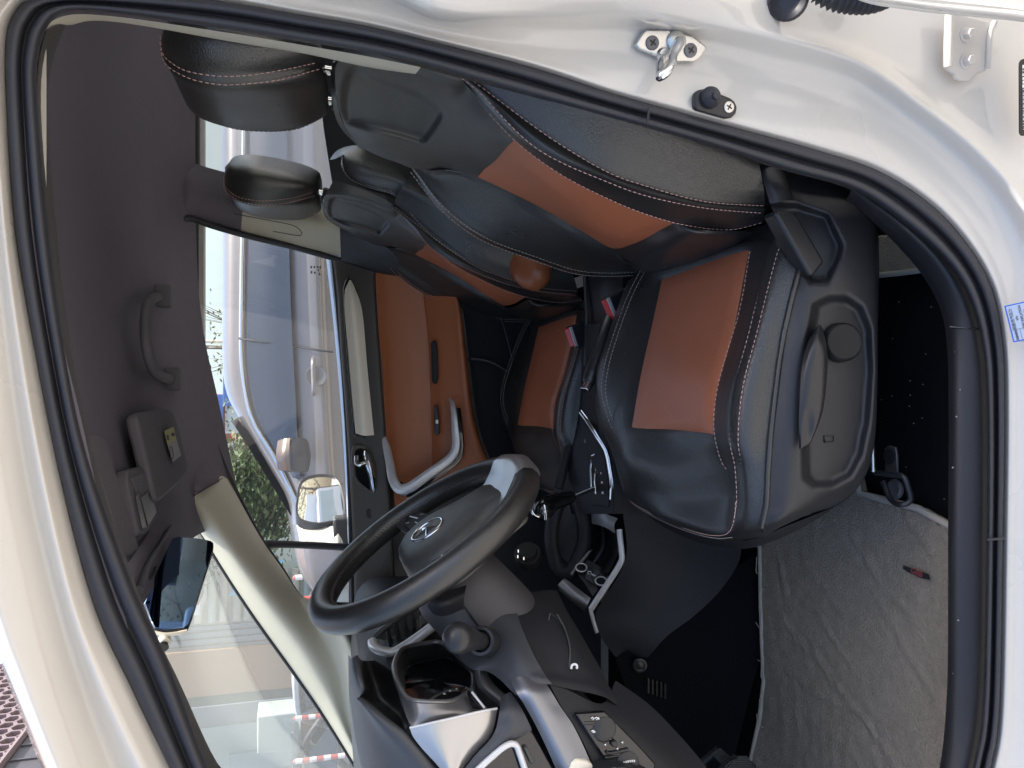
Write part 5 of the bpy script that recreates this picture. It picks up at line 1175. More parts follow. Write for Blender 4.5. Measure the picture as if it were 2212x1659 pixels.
for k in range(6): box('wheel_mark', onS(2080+22*k, 826-10*k+3*k*k*.4, .0042), (.0014, .0005, .001), label_white, da)
vent = A(I((1400,1720,.948),(1430,1655,.947),(1560,1540,.949),(1735,1400,.951),(1905,1292,.955),(1958,1302,.955),(2040,1450,.95),(2160,1680,.945),(2200,1800,.943),(1500,1800,.943)))
prism('vent_panel', vent, (0, .012, 0), gloss, da, bevel=.002)
tube('vent_rim', A(I((1380,1720,.938),(1560,1556,.94),(1690,1450,.941),(1755,1424,.942),(1800,1440,.942),(1830,1510,.941),(1890,1690,.938))), .0042, silver, da, 10, smoothpath=50)
for k, (a_, b_) in enumerate([((1600,1640),(1690,1520)),((1690,1660),(1740,1500)),((1780,1680),(1790,1520))]):
    p, q_ = [P(*I(t)[0], .955) for t in (a_, b_)]; tube('vent_slat', [p, q_], .006, plastic_smooth, da, 8, ry=.002)
prism('thumb_wheel', A(I((1872,1470,.944),(1905,1450,.944),(1985,1600,.942),(1945,1630,.942))), (0, .01, 0), softgrey, da, bevel=.0015)
# centre vent seen past the wheel
prism('vent_core', A(I((440,400,1.55),(600,250,1.56),(960,40,1.57),(1010,240,1.53),(700,480,1.50),(520,500,1.51))), (-.01, .03, 0), label_black, da)
vr = I((410,430,1.50),(440,385,1.50),(600,250,1.51),(800,120,1.515),(960,30,1.52))
tube('vent_rim', A(vr), .006, softgrey, da, 10, smoothpath=30)
tube('vent_rim', A(I((410,430,1.49),(420,475,1.48),(500,525,1.47),(610,540,1.465),(700,495,1.465),(870,380,1.465),(1045,245,1.47))), .0095, silver, da, 12, smoothpath=50)
for k in range(6):
    x0 = 540+k*78; a_ = (x0+10, 430-k*62); b_ = (x0+55, 500-k*62)
    prism('vent_slat', A(I((x0, 320-k*48, 1.535), (x0+36, 300-k*48, 1.54), (x0+66, 470-k*62, 1.50), (x0+30, 490-k*62, 1.49))), (-.004, .008, 0), plastic_smooth, da)
prism('vent_tab', A(I((870,190,1.49),(905,150,1.49),(930,235,1.48),(875,300,1.475))), (-.006, .012, 0), softgrey, da, bevel=.002)
prism('centre_trim', A(I((620,140,1.60),(760,60,1.60),(910,-10,1.60),(935,20,1.58),(640,195,1.58))), (0, .02, -.01), silver, da, bevel=.002)
prism('centre_trim', A(I((538,160,1.60),(572,150,1.60),(612,200,1.58),(580,240,1.58))), (0, .02, -.01), silver, da, bevel=.002)

# ================================================================ steering wheel and column
wc = P(917, 1161, 1.135)
lt = np.array([0, 1., 0]); tt = np.array([-.545, 0, .838]); wn = np.cross(lt, tt); wn /= np.linalg.norm(wn)
if wn[0] < 0: wn = -wn
yawm = Matrix.Rotation(radians(-3), 3, 'Z'); lt, tt, wn = [np.array(yawm @ Vector(v)) for v in (lt, tt, wn)]
sw_ = thing('steering_wheel', 'black leather steering wheel with a star emblem and silver lower spoke', 'steering wheel', tuple(wc))
WP = lambda l, t, n=0: wc+lt*l+tt*t+wn*n
HB = lambda l, t, n=0: wc+lt*l+tt*(t-.016)+wn*(n-.020)
RW = .176
rim = [WP(RW*sin(a), RW*cos(a)) for a in np.linspace(0, 2*pi, 97)[:-1]]
V, Fc = tubeVF(rim, 0.0198, 18, True, ry=.0198, upv=wn); mesh('rim', V, Fc, leather_fine, sw_)
sts = []
for a in np.linspace(0, 2*pi, 170):
    if abs(((a-pi+pi) % (2*pi))-pi) < .33: continue
    r0 = RW-.0193; c = WP(r0*sin(a), r0*cos(a), .004); d = lt*cos(a)-tt*sin(a)
    sts.append(tubeVF([c-d*.0026+wn*.003, c+d*.0026-wn*.003], .0009, 5))
V, Fc = merge(sts); o = mesh('stitching', V, Fc, thread_dark, sw_); o['kind'] = 'stuff'
padol = [(0,.058),(.036,.057),(.062,.046),(.078,.022),(.080,-.004),(.070,-.034),(.055,-.066),(.047,-.098),(.040,-.120),(0,-.126),(-.040,-.120),(-.047,-.098),(-.055,-.066),(-.070,-.034),(-.080,-.004),(-.078,.022),(-.062,.046),(-.036,.057)]
po = cr([(a*1.17, b*(1.12 if b > 0 else 1.02), 0) for a, b in padol], 60, True)
rings = []
for f, h in [(1.0, -.035), (1.01, -.010), (.99, .006), (.94, .016), (.82, .023), (.60, .027), (.35, .0275), (.12, .028)]:
    rings.append([HB(p[0]*f, (p[1]+.02)*f-.02, h) for p in po])
G = np.array(rings); V, Fc = gridVF(G, cv=True); Fc.append(tuple(range(7*60, 8*60)))
pad = mesh('airbag_pad', V, Fc, softgrey, sw_)
bm = bmesh.new(); bm.from_mesh(pad.data); bmesh.ops.recalc_face_normals(bm, faces=bm.faces); bm.to_mesh(pad.data); bm.free()
def spoke(name, pts, m, th=.012):
    return prism(name, [HB(*p) for p in pts], -wn*th, m, sw_, bevel=.004, seg=3)
def SPK(l, t, n):                   # blends from the sunken hub out to the rim
    f = sstep((abs(l)-.085)/.085); return HB(l, t, n)*(1-f)+WP(l, t-.003, n-.006)*f
for sg in (1, -1):
    Gs = np.array([[SPK(sg*l, tc_+hw*w_, .009-.004*w_*w_) for w_ in np.linspace(-1, 1, 9)] for l, tc_, hw in [(.060,.004,.036),(.085,.006,.030),(.115,.008,.025),(.145,.010,.023),(.164,.010,.024),(.170,.010,.024)]])
    nn_ = np.cross(Gs[1, 4]-Gs[0, 4], Gs[0, 5]-Gs[0, 4]); V, Fc = gridVF(Gs, flip=np.dot(nn_, wn) < 0); o = mesh('spoke', V, Fc, softgrey, sw_, solid=-.02)
    q = [SPK(sg*l, t, .0115) for l, t in [(.084,.026),(.128,.027),(.148,.012),(.140,-.010),(.084,-.016)]]
    prism('button_panel', q, -wn*.004, black_knob, sw_, bevel=.001)
    for l0, t0, l1, t1 in [(.092,.009,.112,.012),(.118,.004,.138,.008)]: tube('button_mark', [SPK(sg*l0, t0, .0125), SPK(sg*l1, t1, .0125)], .0013, label_white, sw_, 6)
    for l, t in [(.098,.020),(.126,.020),(.096,-.004),(.122,-.006)]: tube('button_mark', [SPK(sg*(l-.003), t-.002, .0122), SPK(sg*(l+.002), t+.002, .0122)], .0009, thread_dim, sw_, 5)
G = np.array([[WP(w*s_, t+(RW-math.sqrt(RW*RW-(w*s_)**2))*sstep((-t-.10)/.07), h+.003*(1-abs(w))) for w in np.linspace(-1, 1, 9)] for t, s_, h in [(-.070,.060,-.020),(-.100,.061,-.010),(-.130,.060,-.001),(-.150,.060,.008),(-.168,.062,.0195),(-.184,.064,.0205),(-.195,.065,.012),(-.198,.064,-.006)]])
V, Fc = gridVF(G); sp_ = mesh('lower_spoke', V, Fc, brushed, sw_, solid=0)
bm = bmesh.new(); bm.from_mesh(sp_.data); bmesh.ops.recalc_face_normals(bm, faces=bm.faces); bm.to_mesh(sp_.data); bm.free()
G = np.array([[WP(sg*w, t, h) for sg, w in ((1, .047), (1, .049), (1, .046))] for t, h in [(-.09, .006), (-.12, .012), (-.155, .014), (-.178, .012)]])
# emblem: chrome ring with a raised five-pointed star
em = HB(0, .006, .027)
tube('emblem_ring', [em+lt*.030*sin(a)+tt*.026*cos(a) for a in np.linspace(0, 2*pi, 49)[:-1]], .0026, chrome, sw_, 10, closed=True)
er = [em-wn*.001+lt*.029*sin(a)+tt*.025*cos(a) for a in np.linspace(0, 2*pi, 33)[:-1]]
mesh('emblem_field', [em-wn*.001]+er, [(0, i+1, (i+1) % 32+1) for i in range(32)], plastic_smooth, sw_, smooth=False)
sv_ = [em+wn*.0045]; 
for k in range(10):
    a = k*pi/5; r_ = 1.0 if k % 2 == 0 else .36; sv_.append(em+lt*.028*r_*sin(a)+tt*.024*r_*cos(a)+wn*.0005)
mesh('emblem_star', sv_, [(0, i+1, (i+1) % 10+1) for i in range(10)], chrome, sw_, smooth=False)
tube('emblem_groove', [HB(.040*sin(a), .006+.036*cos(a), .0255) for a in np.linspace(pi*.6, pi*1.4, 20)], .002, label_black, sw_, 6)
text('airbag_letters', 'SRS AIRBAG', .0095, HB(0, -.066, .0248), -lt if np.dot(np.cross(lt, tt), wn) < 0 else lt, tt, softgrey, sw_, depth=.0006)
# column shroud
ca = wc-wn*.045
prof = []
rings = []
for d, rl_, rt_, dz in [(0, .050, .050, 0), (.02, .068, .062, 0), (.05, .078, .070, -.004), (.10, .082, .072, -.012), (.16, .086, .074, -.020), (.24, .09, .076, -.025)]:
    rings.append([ca-wn*d+lt*rl_*np.sign(sin(a))*abs(sin(a))**.8+tt*(rt_*np.sign(cos(a))*abs(cos(a))**.8+dz) for a in np.linspace(0, 2*pi, 49)[:-1]])
cs = thing('steering_column', 'grey plastic shroud of the steering column with a stalk', 'steering column', tuple(ca))
G = np.array(rings); V, Fc = gridVF(G, cv=True); Fc.append(tuple(range(47, -1, -1)))
sh = mesh('column_shroud', V, Fc, mat('shroud_plastic', (.050, .047, .052), .55, bump=('noise', 900, .2, .0005), var=(14, .06)), cs)
bm = bmesh.new(); bm.from_mesh(sh.data); bmesh.ops.recalc_face_normals(bm, faces=bm.faces); bm.to_mesh(sh.data); bm.free()
tube('shroud_joint', [ca-wn*d+lt*(-.0795-.02*d)+tt*(.010-.05*d) for d in np.linspace(.03, .22, 12)], .0012, label_black, cs, 6)
patch('column_boot', [I((940,90,1.02),(1000,170,1.02),(1100,190,1.02),(1290,120,1.04)),I((990,20,1.01),(1060,60,1.0),(1140,60,1.0),(1300,-20,1.02)),I((1060,-60,1.03),(1150,-70,1.03),(1250,-90,1.04),(1320,-110,1.05))], dashblack, cs, 16, 4)
s0, s1 = P(1041, 1385, 1.02), P(985, 1377, .945)
sx = (s1-s0)/np.linalg.norm(s1-s0); sL = np.linalg.norm(s1-s0)
lathe('stalk_collar', s0-sx*.015, sx, [(0, .021), (.015, .0205), (.021, .019), (.0215, .015), (.012, .012)], plastic_smooth, cs, 32)
lathe('stalk', s0-sx*.01, sx, [(0, .0115), (.03, .012), (sL*.5, .0135), (sL*.75, .0165), (sL*.9, .019), (sL+.006, .0195), (sL+.014, .017), (sL+.020, .011), (sL+.0215, .0005)], plastic_smooth, cs, 32)

# ================================================================ centre console, gear lever, parking brake, buckles
cc = thing('centre_console', 'dark centre console with silver edge trims and power sockets', 'console', (-.2, 1.65, .5))
T_ = [(1255,890,1.60),(1270,910,1.575),(1290,942,1.555),(1309,974,1.545),(1317,1010,1.543),(1322,1047,1.543),(1321,1078,1.55)]
patch('console_top', [[(1258,700,1.72),(1250,860,1.73),(1222,980,1.76),(1200,1060,1.78),(1192,1110,1.79)],[(1272,700,1.66),(1266,860,1.67),(1250,980,1.68),(1245,1060,1.69),(1248,1110,1.70)],[(1290,700,1.56),(1294,900,1.56),(1318,1000,1.55),(1324,1110,1.55)],[(1330,700,1.535),(1330,900,1.535),(1345,1000,1.53),(1350,1110,1.53)],[(1560,700,1.53),(1560,900,1.53),(1570,1000,1.52),(1580,1110,1.52)]], dashblack, cc, 20, 4)
tube('console_rail', A([(1242,925,1.74),(1222,990,1.73),(1206,1055,1.72)]), .012, dashblack, cc, 10)
V, Fc = tubeVF(cr(A(T_), 40), .0062, 10, ry=.0045); mesh('chrome_edge', V, Fc, chrome, cc, auto=60)
prism('shift_plate', A([(1262,915,1.60),(1278,925,1.585),(1304,975,1.562),(1315,1040,1.556),(1316,1095,1.56),(1275,1092,1.62),(1268,1000,1.62)]), (0, .02, -.02), black_knob, cc, bevel=.002)
gate = J((845,215,1.585),(805,235,1.60),(812,300,1.60),(805,320,1.60),(800,370,1.60),(808,540,1.595))
tube('shift_gate', A(gate), .0022, chrome, cc, 8)
tube('shift_gate', A(J((850,330,1.59),(850,380,1.59),(885,385,1.583),(840,400,1.59),(838,480,1.59),(850,600,1.59))), .0018, chrome, cc, 8)
tube('shift_gate', A(J((885,190,1.58),(885,300,1.58),(900,350,1.577))), .002, chrome, cc, 8)
for q in J((905,400,1.575),(910,490,1.574),(915,590,1.574)): box('gate_letter', P(*q), (.0022, .001, .0022), label_white, cc)
text('gate_letter', 'P', .009, P(*J((912,590,1.572))[0], ) if False else P(J((912,592))[0][0], J((912,592))[0][1], 1.571), (0, 1, 0), (1, 0, 0), label_white, cc)
lathe('plate_screw', P(J((760,90))[0][0], J((760,90))[0][1], 1.62), (0, -.4, 1), [(0, .005), (.003, .005), (.004, .003), (.004, .0005)], screwgrey, cc)
T2 = K3((1735,-60,1.555),(1745,80,1.55),(1765,260,1.545),(1772,400,1.543),(1740,480,1.545),(1690,570,1.55),(1560,770,1.56),(1400,1010,1.57),(1290,1180,1.58))
V, Fc = tubeVF(cr(A(T2), 60), .0072, 12, ry=.006); mesh('silver_edge', V, Fc, silver, cc, auto=60)
tube('silver_edge', A(K3((1285,1180,1.58),(1295,1230,1.575),(1330,1370,1.565),(1385,1550,1.55))), .0055, silver, cc, 10, ry=.004)
patch('tray_back', [J((805,750,1.66),(806,820,1.66),(812,890,1.66)), J((930,790,1.60),(925,850,1.60),(930,920,1.60)), J((1062,838,1.555),(1030,900,1.56),(1040,985,1.56))], satin, cc, 10, 4)
patch('tray', [J((812,890,1.67),(824,1000,1.67),(800,1120,1.68),(740,1240,1.70),(690,1320,1.71)), J((930,925,1.70),(945,1050,1.70),(930,1150,1.70),(870,1260,1.70),(800,1340,1.70)), J((1040,975,1.56),(1062,1060,1.56),(1065,1160,1.56),(1030,1260,1.57),(970,1370,1.58))], label_black, cc, 16, 4)
patch('socket_panel', [K3((1085,640,1.66),(1200,460,1.68),(1240,400,1.69)), K3((1180,760,1.63),(1300,600,1.65),(1400,500,1.66)), K3((1320,980,1.60),(1450,800,1.61),(1580,620,1.62))], softgrey, cc, 10, 4)
sp3 = [P(*K3((1085,640))[0], 1.66), P(*K3((1240,400))[0], 1.69), P(*K3((1320,980))[0], 1.60)]
sn = np.cross(sp3[1]-sp3[0], sp3[2]-sp3[0]); sn /= np.linalg.norm(sn); sn = sn if np.dot(sn, EYE-sp3[0]) > 0 else -sn
for (x, y, Y) in ((1140, 550, 1.655), (1447, 760, 1.60)):
    c = P(*K3((x, y))[0], Y); so2 = lathe('power_socket', c, sn, [(0, .0135), (.004, .013), (.005, .0115), (.002, .0105), (-.012, .010), (-.013, .0005)], black_knob, cc, 28); tube('socket_ring', [c+sn*.004+(np.cross(sn, (0, 1, 0))/np.linalg.norm(np.cross(sn, (0, 1, 0))))*.0125*cos(t_)+np.cross(sn, np.cross(sn, (0, 1, 0))/np.linalg.norm(np.cross(sn, (0, 1, 0))))*.0125*sin(t_) for t_ in np.linspace(0, 2*pi, 25)[:-1]], .0018, silver, so2, 8, closed=True)
    lathe('socket_well', c+sn*.0005, sn, [(0, .0095), (.0006, .0005)], label_black, so2)
q = [P(*K3(t)[0], Y) for t, Y in (((1240, 560), 1.645), ((1330, 560), 1.645), ((1425, 620), 1.622), ((1330, 800), 1.61), ((1200, 710), 1.632))]
prism('usb_plate', [p+sn*.002 for p in q], sn*.0015, dashgrey, cc)
uc = P(*K3((1300, 655))[0], 1.628)+sn*.005
ux = P(*K3((1345, 690))[0], 1.62)-P(*K3((1255, 640))[0], 1.635); tube('usb_mark', [uc-ux*.35+sn*.000+np.array([.0036*cos(a), .002*sin(a), .0036*sin(a)]) for a in np.linspace(0, 2*pi, 13)[:-1]], .0008, label_white, cc, 5, closed=True)
box('usb_mark', uc+ux*.2, (.0014, .0014, .002), label_white, cc); box('usb_mark', uc+ux*.5, (.0014, .001, .0024), label_white, cc)
patch('tray_front', [K3((880,690,1.70),(1080,850,1.65),(1290,1010,1.59)), K3((825,750,1.70),(1020,930,1.645),(1240,1110,1.585)), K3((765,820,1.71),(950,990,1.66),(1200,1190,1.60)), K3((790,880,1.73),(960,1040,1.68),(1190,1230,1.62))], satin, cc, 14, 4)
V, Fc = tubeVF(cr(A(K3((1310,-60,1.70),(1318,100,1.695),(1290,240,1.69),(1200,370,1.685),(1080,510,1.68),(985,640,1.675))), 40), .0042, 10); mesh('tray_edge', V, Fc, satin, cc, auto=60)
lo = cr(A(J((505,600,1.74),(450,800,1.735),(420,1000,1.73),(440,1180,1.73),(500,1330,1.72),(600,1360,1.70),(700,1200,1.70),(750,1050,1.70),(740,850,1.70),(690,680,1.71),(620,600,1.72))), 60)
V, Fc = tubeVF(lo, .020, 12, ry=.016); mesh('grab_bracket', V, Fc, dashblack, cc)
prism('bracket_web', [p+np.array([0, .006, -.004]) for p in lo[::3]], (0, .01, -.006), label_black, cc)
lathe('climate_dial', P(1140, 1196, 1.62), (1, -.9, .4), [(-.02, .03), (0, .03), (.004, .028), (.004, .022), (.012, .02), (.013, .0005)], black_knob, cc, 32)
for (x, y) in ((1119, 1190), (1118, 1202), (1131, 1206)): box('dial_mark', P(x, y, 1.575), (.003, .002, .0012), chrome, cc)
patch('side_panel', [[(1310,880,1.555),(1335,1000,1.545),(1346,1110,1.545),(1352,1205,1.545),(1300,1300,1.575),(1288,1322,1.58),(1294,1367,1.565),(1330,1420,1.55)],
                     [(1380,900,1.53),(1400,1030,1.53),(1410,1130,1.53),(1400,1220,1.53),(1370,1320,1.54),(1350,1360,1.54),(1350,1395,1.54),(1368,1420,1.535)],
                     [(1560,900,1.50),(1580,1030,1.50),(1590,1130,1.49),(1600,1200,1.485),(1560,1270,1.485),(1500,1330,1.49),(1440,1375,1.50),(1400,1420,1.505)]], dashblack, cc, 40, 5)
patch('foot_panel', [[(1330,1424,1.545),(1400,1372,1.525),(1480,1312,1.505),(1560,1250,1.49),(1650,1180,1.48)],[(1380,1530,1.52),(1450,1470,1.50),(1530,1400,1.48),(1600,1330,1.47),(1680,1250,1.46)],[(1560,1720,1.48),(1590,1620,1.47),(1620,1500,1.46),(1650,1400,1.455),(1690,1300,1.45)]], carpet, cc, 20, 5)
lathe('trim_clip', P(1382, 1437, 1.512), (.0, -1, .3), [(0, .016), (.003, .015), (.004, .011), (.003, .009), (.006, .0005)], plastic_smooth, cc)
for k in range(5): box('grille_bar', P(1400+k*9, 1480+k*3, 1.50), (.016, .003, .002), plastic_smooth, cc)
patch('console_bin', [[(1258,590,1.72),(1262,650,1.72),(1266,720,1.72),(1260,800,1.72)],[(1300,590,1.62),(1305,650,1.62),(1300,720,1.62),(1285,800,1.62)],[(1345,560,1.55),(1345,640,1.55),(1330,720,1.55),(1305,810,1.55)]], label_black, cc, 14, 4)
for y0, y1, x0, x1 in ((592, 790, 1262, 1268), (592, 700, 1290, 1296)): tube('bin_edge', A([(x0, y0, 1.70), (x1, (y0+y1)/2, 1.69), (x1-4, y1, 1.69)]), .004, softgrey, cc, 8, smoothpath=16)

gs = thing('gear_lever', 'black glossy gear lever with a chrome collar leaning over the console', 'gear lever', tuple(P(1300, 1060, 1.62)))
shp = cr(A([(1300,1060,1.62),(1281,1057,1.60),(1252,1068,1.58),(1234,1074,1.57)]), 14); V, Fc = tubeVF(shp, .0045, 10); mesh('lever_shaft', V, Fc, plastic_smooth, gs)
tube('shaft_edge', A([(1301,1054,1.605),(1280,1053,1.59),(1240,1070,1.565)]), .0014, silver, gs, 6)
kp = cr(A([(1238,1072,1.57),(1222,1077,1.565),(1203,1082,1.56),(1186,1090,1.555),(1176,1100,1.55),(1172,1114,1.548),(1173,1124,1.548)]), 30)
rk = np.interp(np.linspace(0, 1, 30), [0, .2, .5, .75, .92, 1], [.011, .0135, .0165, .021, .019, .006])
V, Fc = tubeVF(kp, rk, 18, ry=rk*1.1); mesh('knob', V, Fc, gloss, gs)
tube('knob_trim', A([(1155,1086,1.54),(1150,1100,1.535),(1154,1112,1.53),(1164,1116,1.53)]), .0038, chrome, gs, 8, smoothpath=20)
tube('knob_trim', A([(1176,1091,1.53),(1178,1104,1.526),(1179,1122,1.53)]), .0034, chrome, gs, 8, smoothpath=16)

pb_ = thing('parking_brake_lever', 'leather wrapped parking brake lever with a chrome button', 'handbrake', tuple(P(1325, 670, 1.52)))
V, Fc = tubeVF(cr(A([(1332,655,1.53),(1322,682,1.515),(1308,720,1.50),(1293,765,1.49),(1280,800,1.485),(1272,826,1.482)]), 40), [.015 if i < 34 else .0165-.0005*(i-34) for i in range(40)], 16, ry=.015); mesh('grip', V, Fc, leather_fine, pb_)
cyl('button', P(1272, 826, 1.482), P(1263, 844, 1.478), .0105, chrome, pb_, 20, bevel=.002)

def buckle(p, x0, y0, x1, y1, Y, label, h=.03):
    t = thing('seat_belt_buckle', label, 'seat belt buckle', tuple(P((x0+x1)/2, (y0+y1)/2, Y)), 'seat belt buckles')
    a, b = P(x0, y0, Y), P(x1, y1, Y); d = (b-a)/np.linalg.norm(b-a); L = np.linalg.norm(b-a)/2
    out = np.array([-.25, -.25, .9]); out -= d*np.dot(out, d); out /= np.linalg.norm(out); w = np.cross(d, out); c = (a+b)/2
    box('buckle_case', c-out*.028, (L*1.12, .013, .030), plastic, t, bevel=.004, ax=[d, w, out])
    box('red_button', c+out*.001, (L*.98, .0088, .006), red, t, bevel=.0018, ax=[d, w, out])
    sgn = 1 if np.dot(w, EYE-c) > 0 else -1
    box('latch_slot', c+w*sgn*.0115+out*.002, (L*1.02, .0012, .004), silver, t, ax=[d, w, out])
    tube('buckle_stem', [c-out*.05, c-out*.11+np.array([.03, 0, -.02])], .010, plastic, t, 8)
buckle(None, 1308, 646, 1327, 690, 1.50, 'seat belt buckle with a bright red button beside the nearer seat cushion')
buckle(None, 1228, 708, 1241, 748, 1.72, 'seat belt buckle with a red button in front of the tan far seat cushion')
buckle(None, 1140, 596, 1146, 618, 2.12, 'darker seat belt buckle in shadow by the far door')
# ================================================================ outside
concrete = mat('pale_paving', (.36, .34, .31), .85, bump=('noise', 30, .3, .01), var=(2.5, .16))
g = mesh('ground', [(-120, -120, 0), (120, -120, 0), (120, 160, 0), (-120, 160, 0)], [(0, 1, 2, 3)], concrete, None, smooth=False); g['kind'] = 'structure'
vanpaint = mat('silver_grey_paint', (.20, .185, .185), .35, metal=.2, coat=.7)
tint = mat('dark_tinted_glass', (.035, .045, .065), .06, coat=.4)
pv = thing('parked_van', 'silver grey people carrier with dark tinted windows parked alongside the far door', 'van', (0, 4.9, 0))
Yv = 4.2
def sect(k):                      # body section curves, rear to front: roof centre, roof edge, drip line, belt, waist, sill
    roofe = [(488,-420,.30),(488,100,.26),(489,400,.24),(490,600,.23),(491,783,.23),(497,838,.23),(511,878,.22),(528,906,.20),(563,966,.17),(599,1025,.14),(635,1091,.10),(648,1160,.10),(668,1260,.14),(700,1300,.25)]
    return roofe
Rr = sect(0)
crv_ = []
crv_.append([tuple(P(x, y, Yv+d)+np.array([0, .80-d, .07])) for x, y, d in Rr])
crv_.append([tuple(P(x, y, Yv+d)+np.array([0, .25, .045])) for x, y, d in Rr])
crv_.append([tuple(P(x, y, Yv+d)) for x, y, d in Rr])
drip = [(530,-420,.2),(528,100,.18),(526,400,.16),(522,624,.16),(522,783,.16),(530,845,.16),(540,890,.15),(555,925,.14),(586,975,.12),(615,1030,.10),(645,1094,.07),(655,1160,.06),(676,1262,.09),(706,1300,.2)]
crv_.append([tuple(P(x, y, Yv+d)) for x, y, d in drip])
belt = [(618,-420,.04),(622,100,.03),(628,400,.02),(633,624,.02),(640,783,.02),(644,845,.02),(646,890,.02),(648,925,.02),(651,975,.02),(655,1030,.02),(662,1094,.02),(674,1160,.02),(694,1262,.06),(722,1300,.18)]
crv_.append([tuple(P(x, y, Yv+d)) for x, y, d in belt])
wai = [(x+58, y, d-.05) for x, y, d in belt]; crv_.append([tuple(P(x, y, Yv+d)) for x, y, d in wai])
low = [(x+70, y, d+.0) for x, y, d in belt]; crv_.append([tuple(P(x, y, Yv+d)) for x, y, d in low])
low2 = [(x+190, y, d-.01) for x, y, d in belt]; crv_.append([tuple(P(x, y, Yv+d)) for x, y, d in low2])
crv_.append([tuple(P(x+300, y, Yv+d+.05)) for x, y, d in belt])
G = loft(crv_, 80, 4, px=False)
G2 = G.copy(); G2[:, :, 1] = 2*(Yv+.80)-G[:, :, 1]
V, Fc = gridVF(G, flip=face_cam(G)); V2, F2 = gridVF(G2, flip=not face_cam(G))
V, Fc = merge([(V, Fc), (V2, F2)]); mesh('body', V, Fc, vanpaint, pv)
wu = [(545,-300,.155),(542,100,.145),(540,400,.13),(537,624,.125),(537,783,.125),(546,850,.12),(556,896,.115),(574,938,.105),(605,985,.09),(632,1032,.06)]
wl = [(612,-300,.03),(616,100,.02),(622,400,.012),(627,624,.01),(634,783,.01),(638,850,.01),(640,896,.01),(642,938,.01),(645,985,.012),(648,1036,.015)]
wm = [((a[0]+b[0])/2, (a[1]+b[1])/2, (a[2]+b[2])/2-.012) for a, b in zip(wu, wl)]
patch('side_windows', [[(x, y, Yv+d-.02) for x, y, d in c] for c in (wu, wm, wl)], tint, pv, 40, 4)
tube('drip_rail', A([(x, y, Yv+d-.02) for x, y, d in drip[1:11]]), .012, chrome, pv, 8, smoothpath=60)
tube('door_seam', A([(516,731,Yv+.13),(560,737,Yv+.06),(640,748,Yv-.0),(690,757,Yv-.06),(720,760,Yv-.06)]), .006, rubber, pv, 6, smoothpath=20)
tube('door_seam', A([(640,1030,Yv+.0),(690,1040,Yv-.055),(740,1046,Yv-.05)]), .004, rubber, pv, 6, smoothpath=20)
tube('door_handle', A([(676,777,Yv-.05),(676,783,Yv-.085),(677,815,Yv-.09),(678,843,Yv-.085),(678,850,Yv-.05)]), .016, vanpaint, pv, 10, smoothpath=20, ry=.012)
lathe('handle_bowl', P(683, 812, Yv-.035), (0, -1, .1), [(0, .055), (.006, .053), (.003, .04), (-.004, .0005)], satin, pv, 24)
patch('mirror_shell', [[(604,950,Yv-.16),(598,985,Yv-.18),(604,1016,Yv-.16)],[(628,945,Yv-.22),(626,985,Yv-.26),(630,1020,Yv-.22)],[(660,948,Yv-.20),(664,985,Yv-.23),(662,1020,Yv-.20)],[(668,960,Yv-.1),(672,985,Yv-.1),(668,1012,Yv-.1)]], rubber, pv, 16, 5, thick=.08)
patch('mirror_cap', [[(600,952,Yv-.175),(596,985,Yv-.20),(600,1014,Yv-.175)],[(614,948,Yv-.215),(611,985,Yv-.25),(616,1017,Yv-.215)],[(626,946,Yv-.232),(625,985,Yv-.265),(629,1018,Yv-.232)]], mat('bronze_cap', (.16,.12,.10), .2, metal=.5, coat=.4), pv, 16, 5)
for X in (-.75, 2.1):
    for Y in (Yv+.08, Yv+1.5):
        w = lathe('wheel', (X, Y, .32), (0, 1, 0), [(-.1, .0005), (-.1, .19), (-.1, .31), (-.08, .32), (.08, .32), (.1, .31), (.1, .19), (.1, .0005)], rubber, pv, 28)
        lathe('hub', (X, Y-.104 if Y < Yv+.5 else Y+.104, .32), (0, -1 if Y < Yv+.5 else 1, 0), [(0, .19), (.008, .185), (.004, .15), (.012, .05), (.012, .0005)], silver, w, 24)
box('underbody', (.4, Yv+.8, .32), (1.9, .7, .10), label_black, pv)
patch('windscreen', [[tuple(p+np.array([-.004, y_, .012])) for p in [P(x, y, Yv+.8) for x, y in ((520,900),(563,966),(599,1025),(638,1088))]] for y_ in (-.55, 0, .55)], tint, pv, 10, 3, px=False)

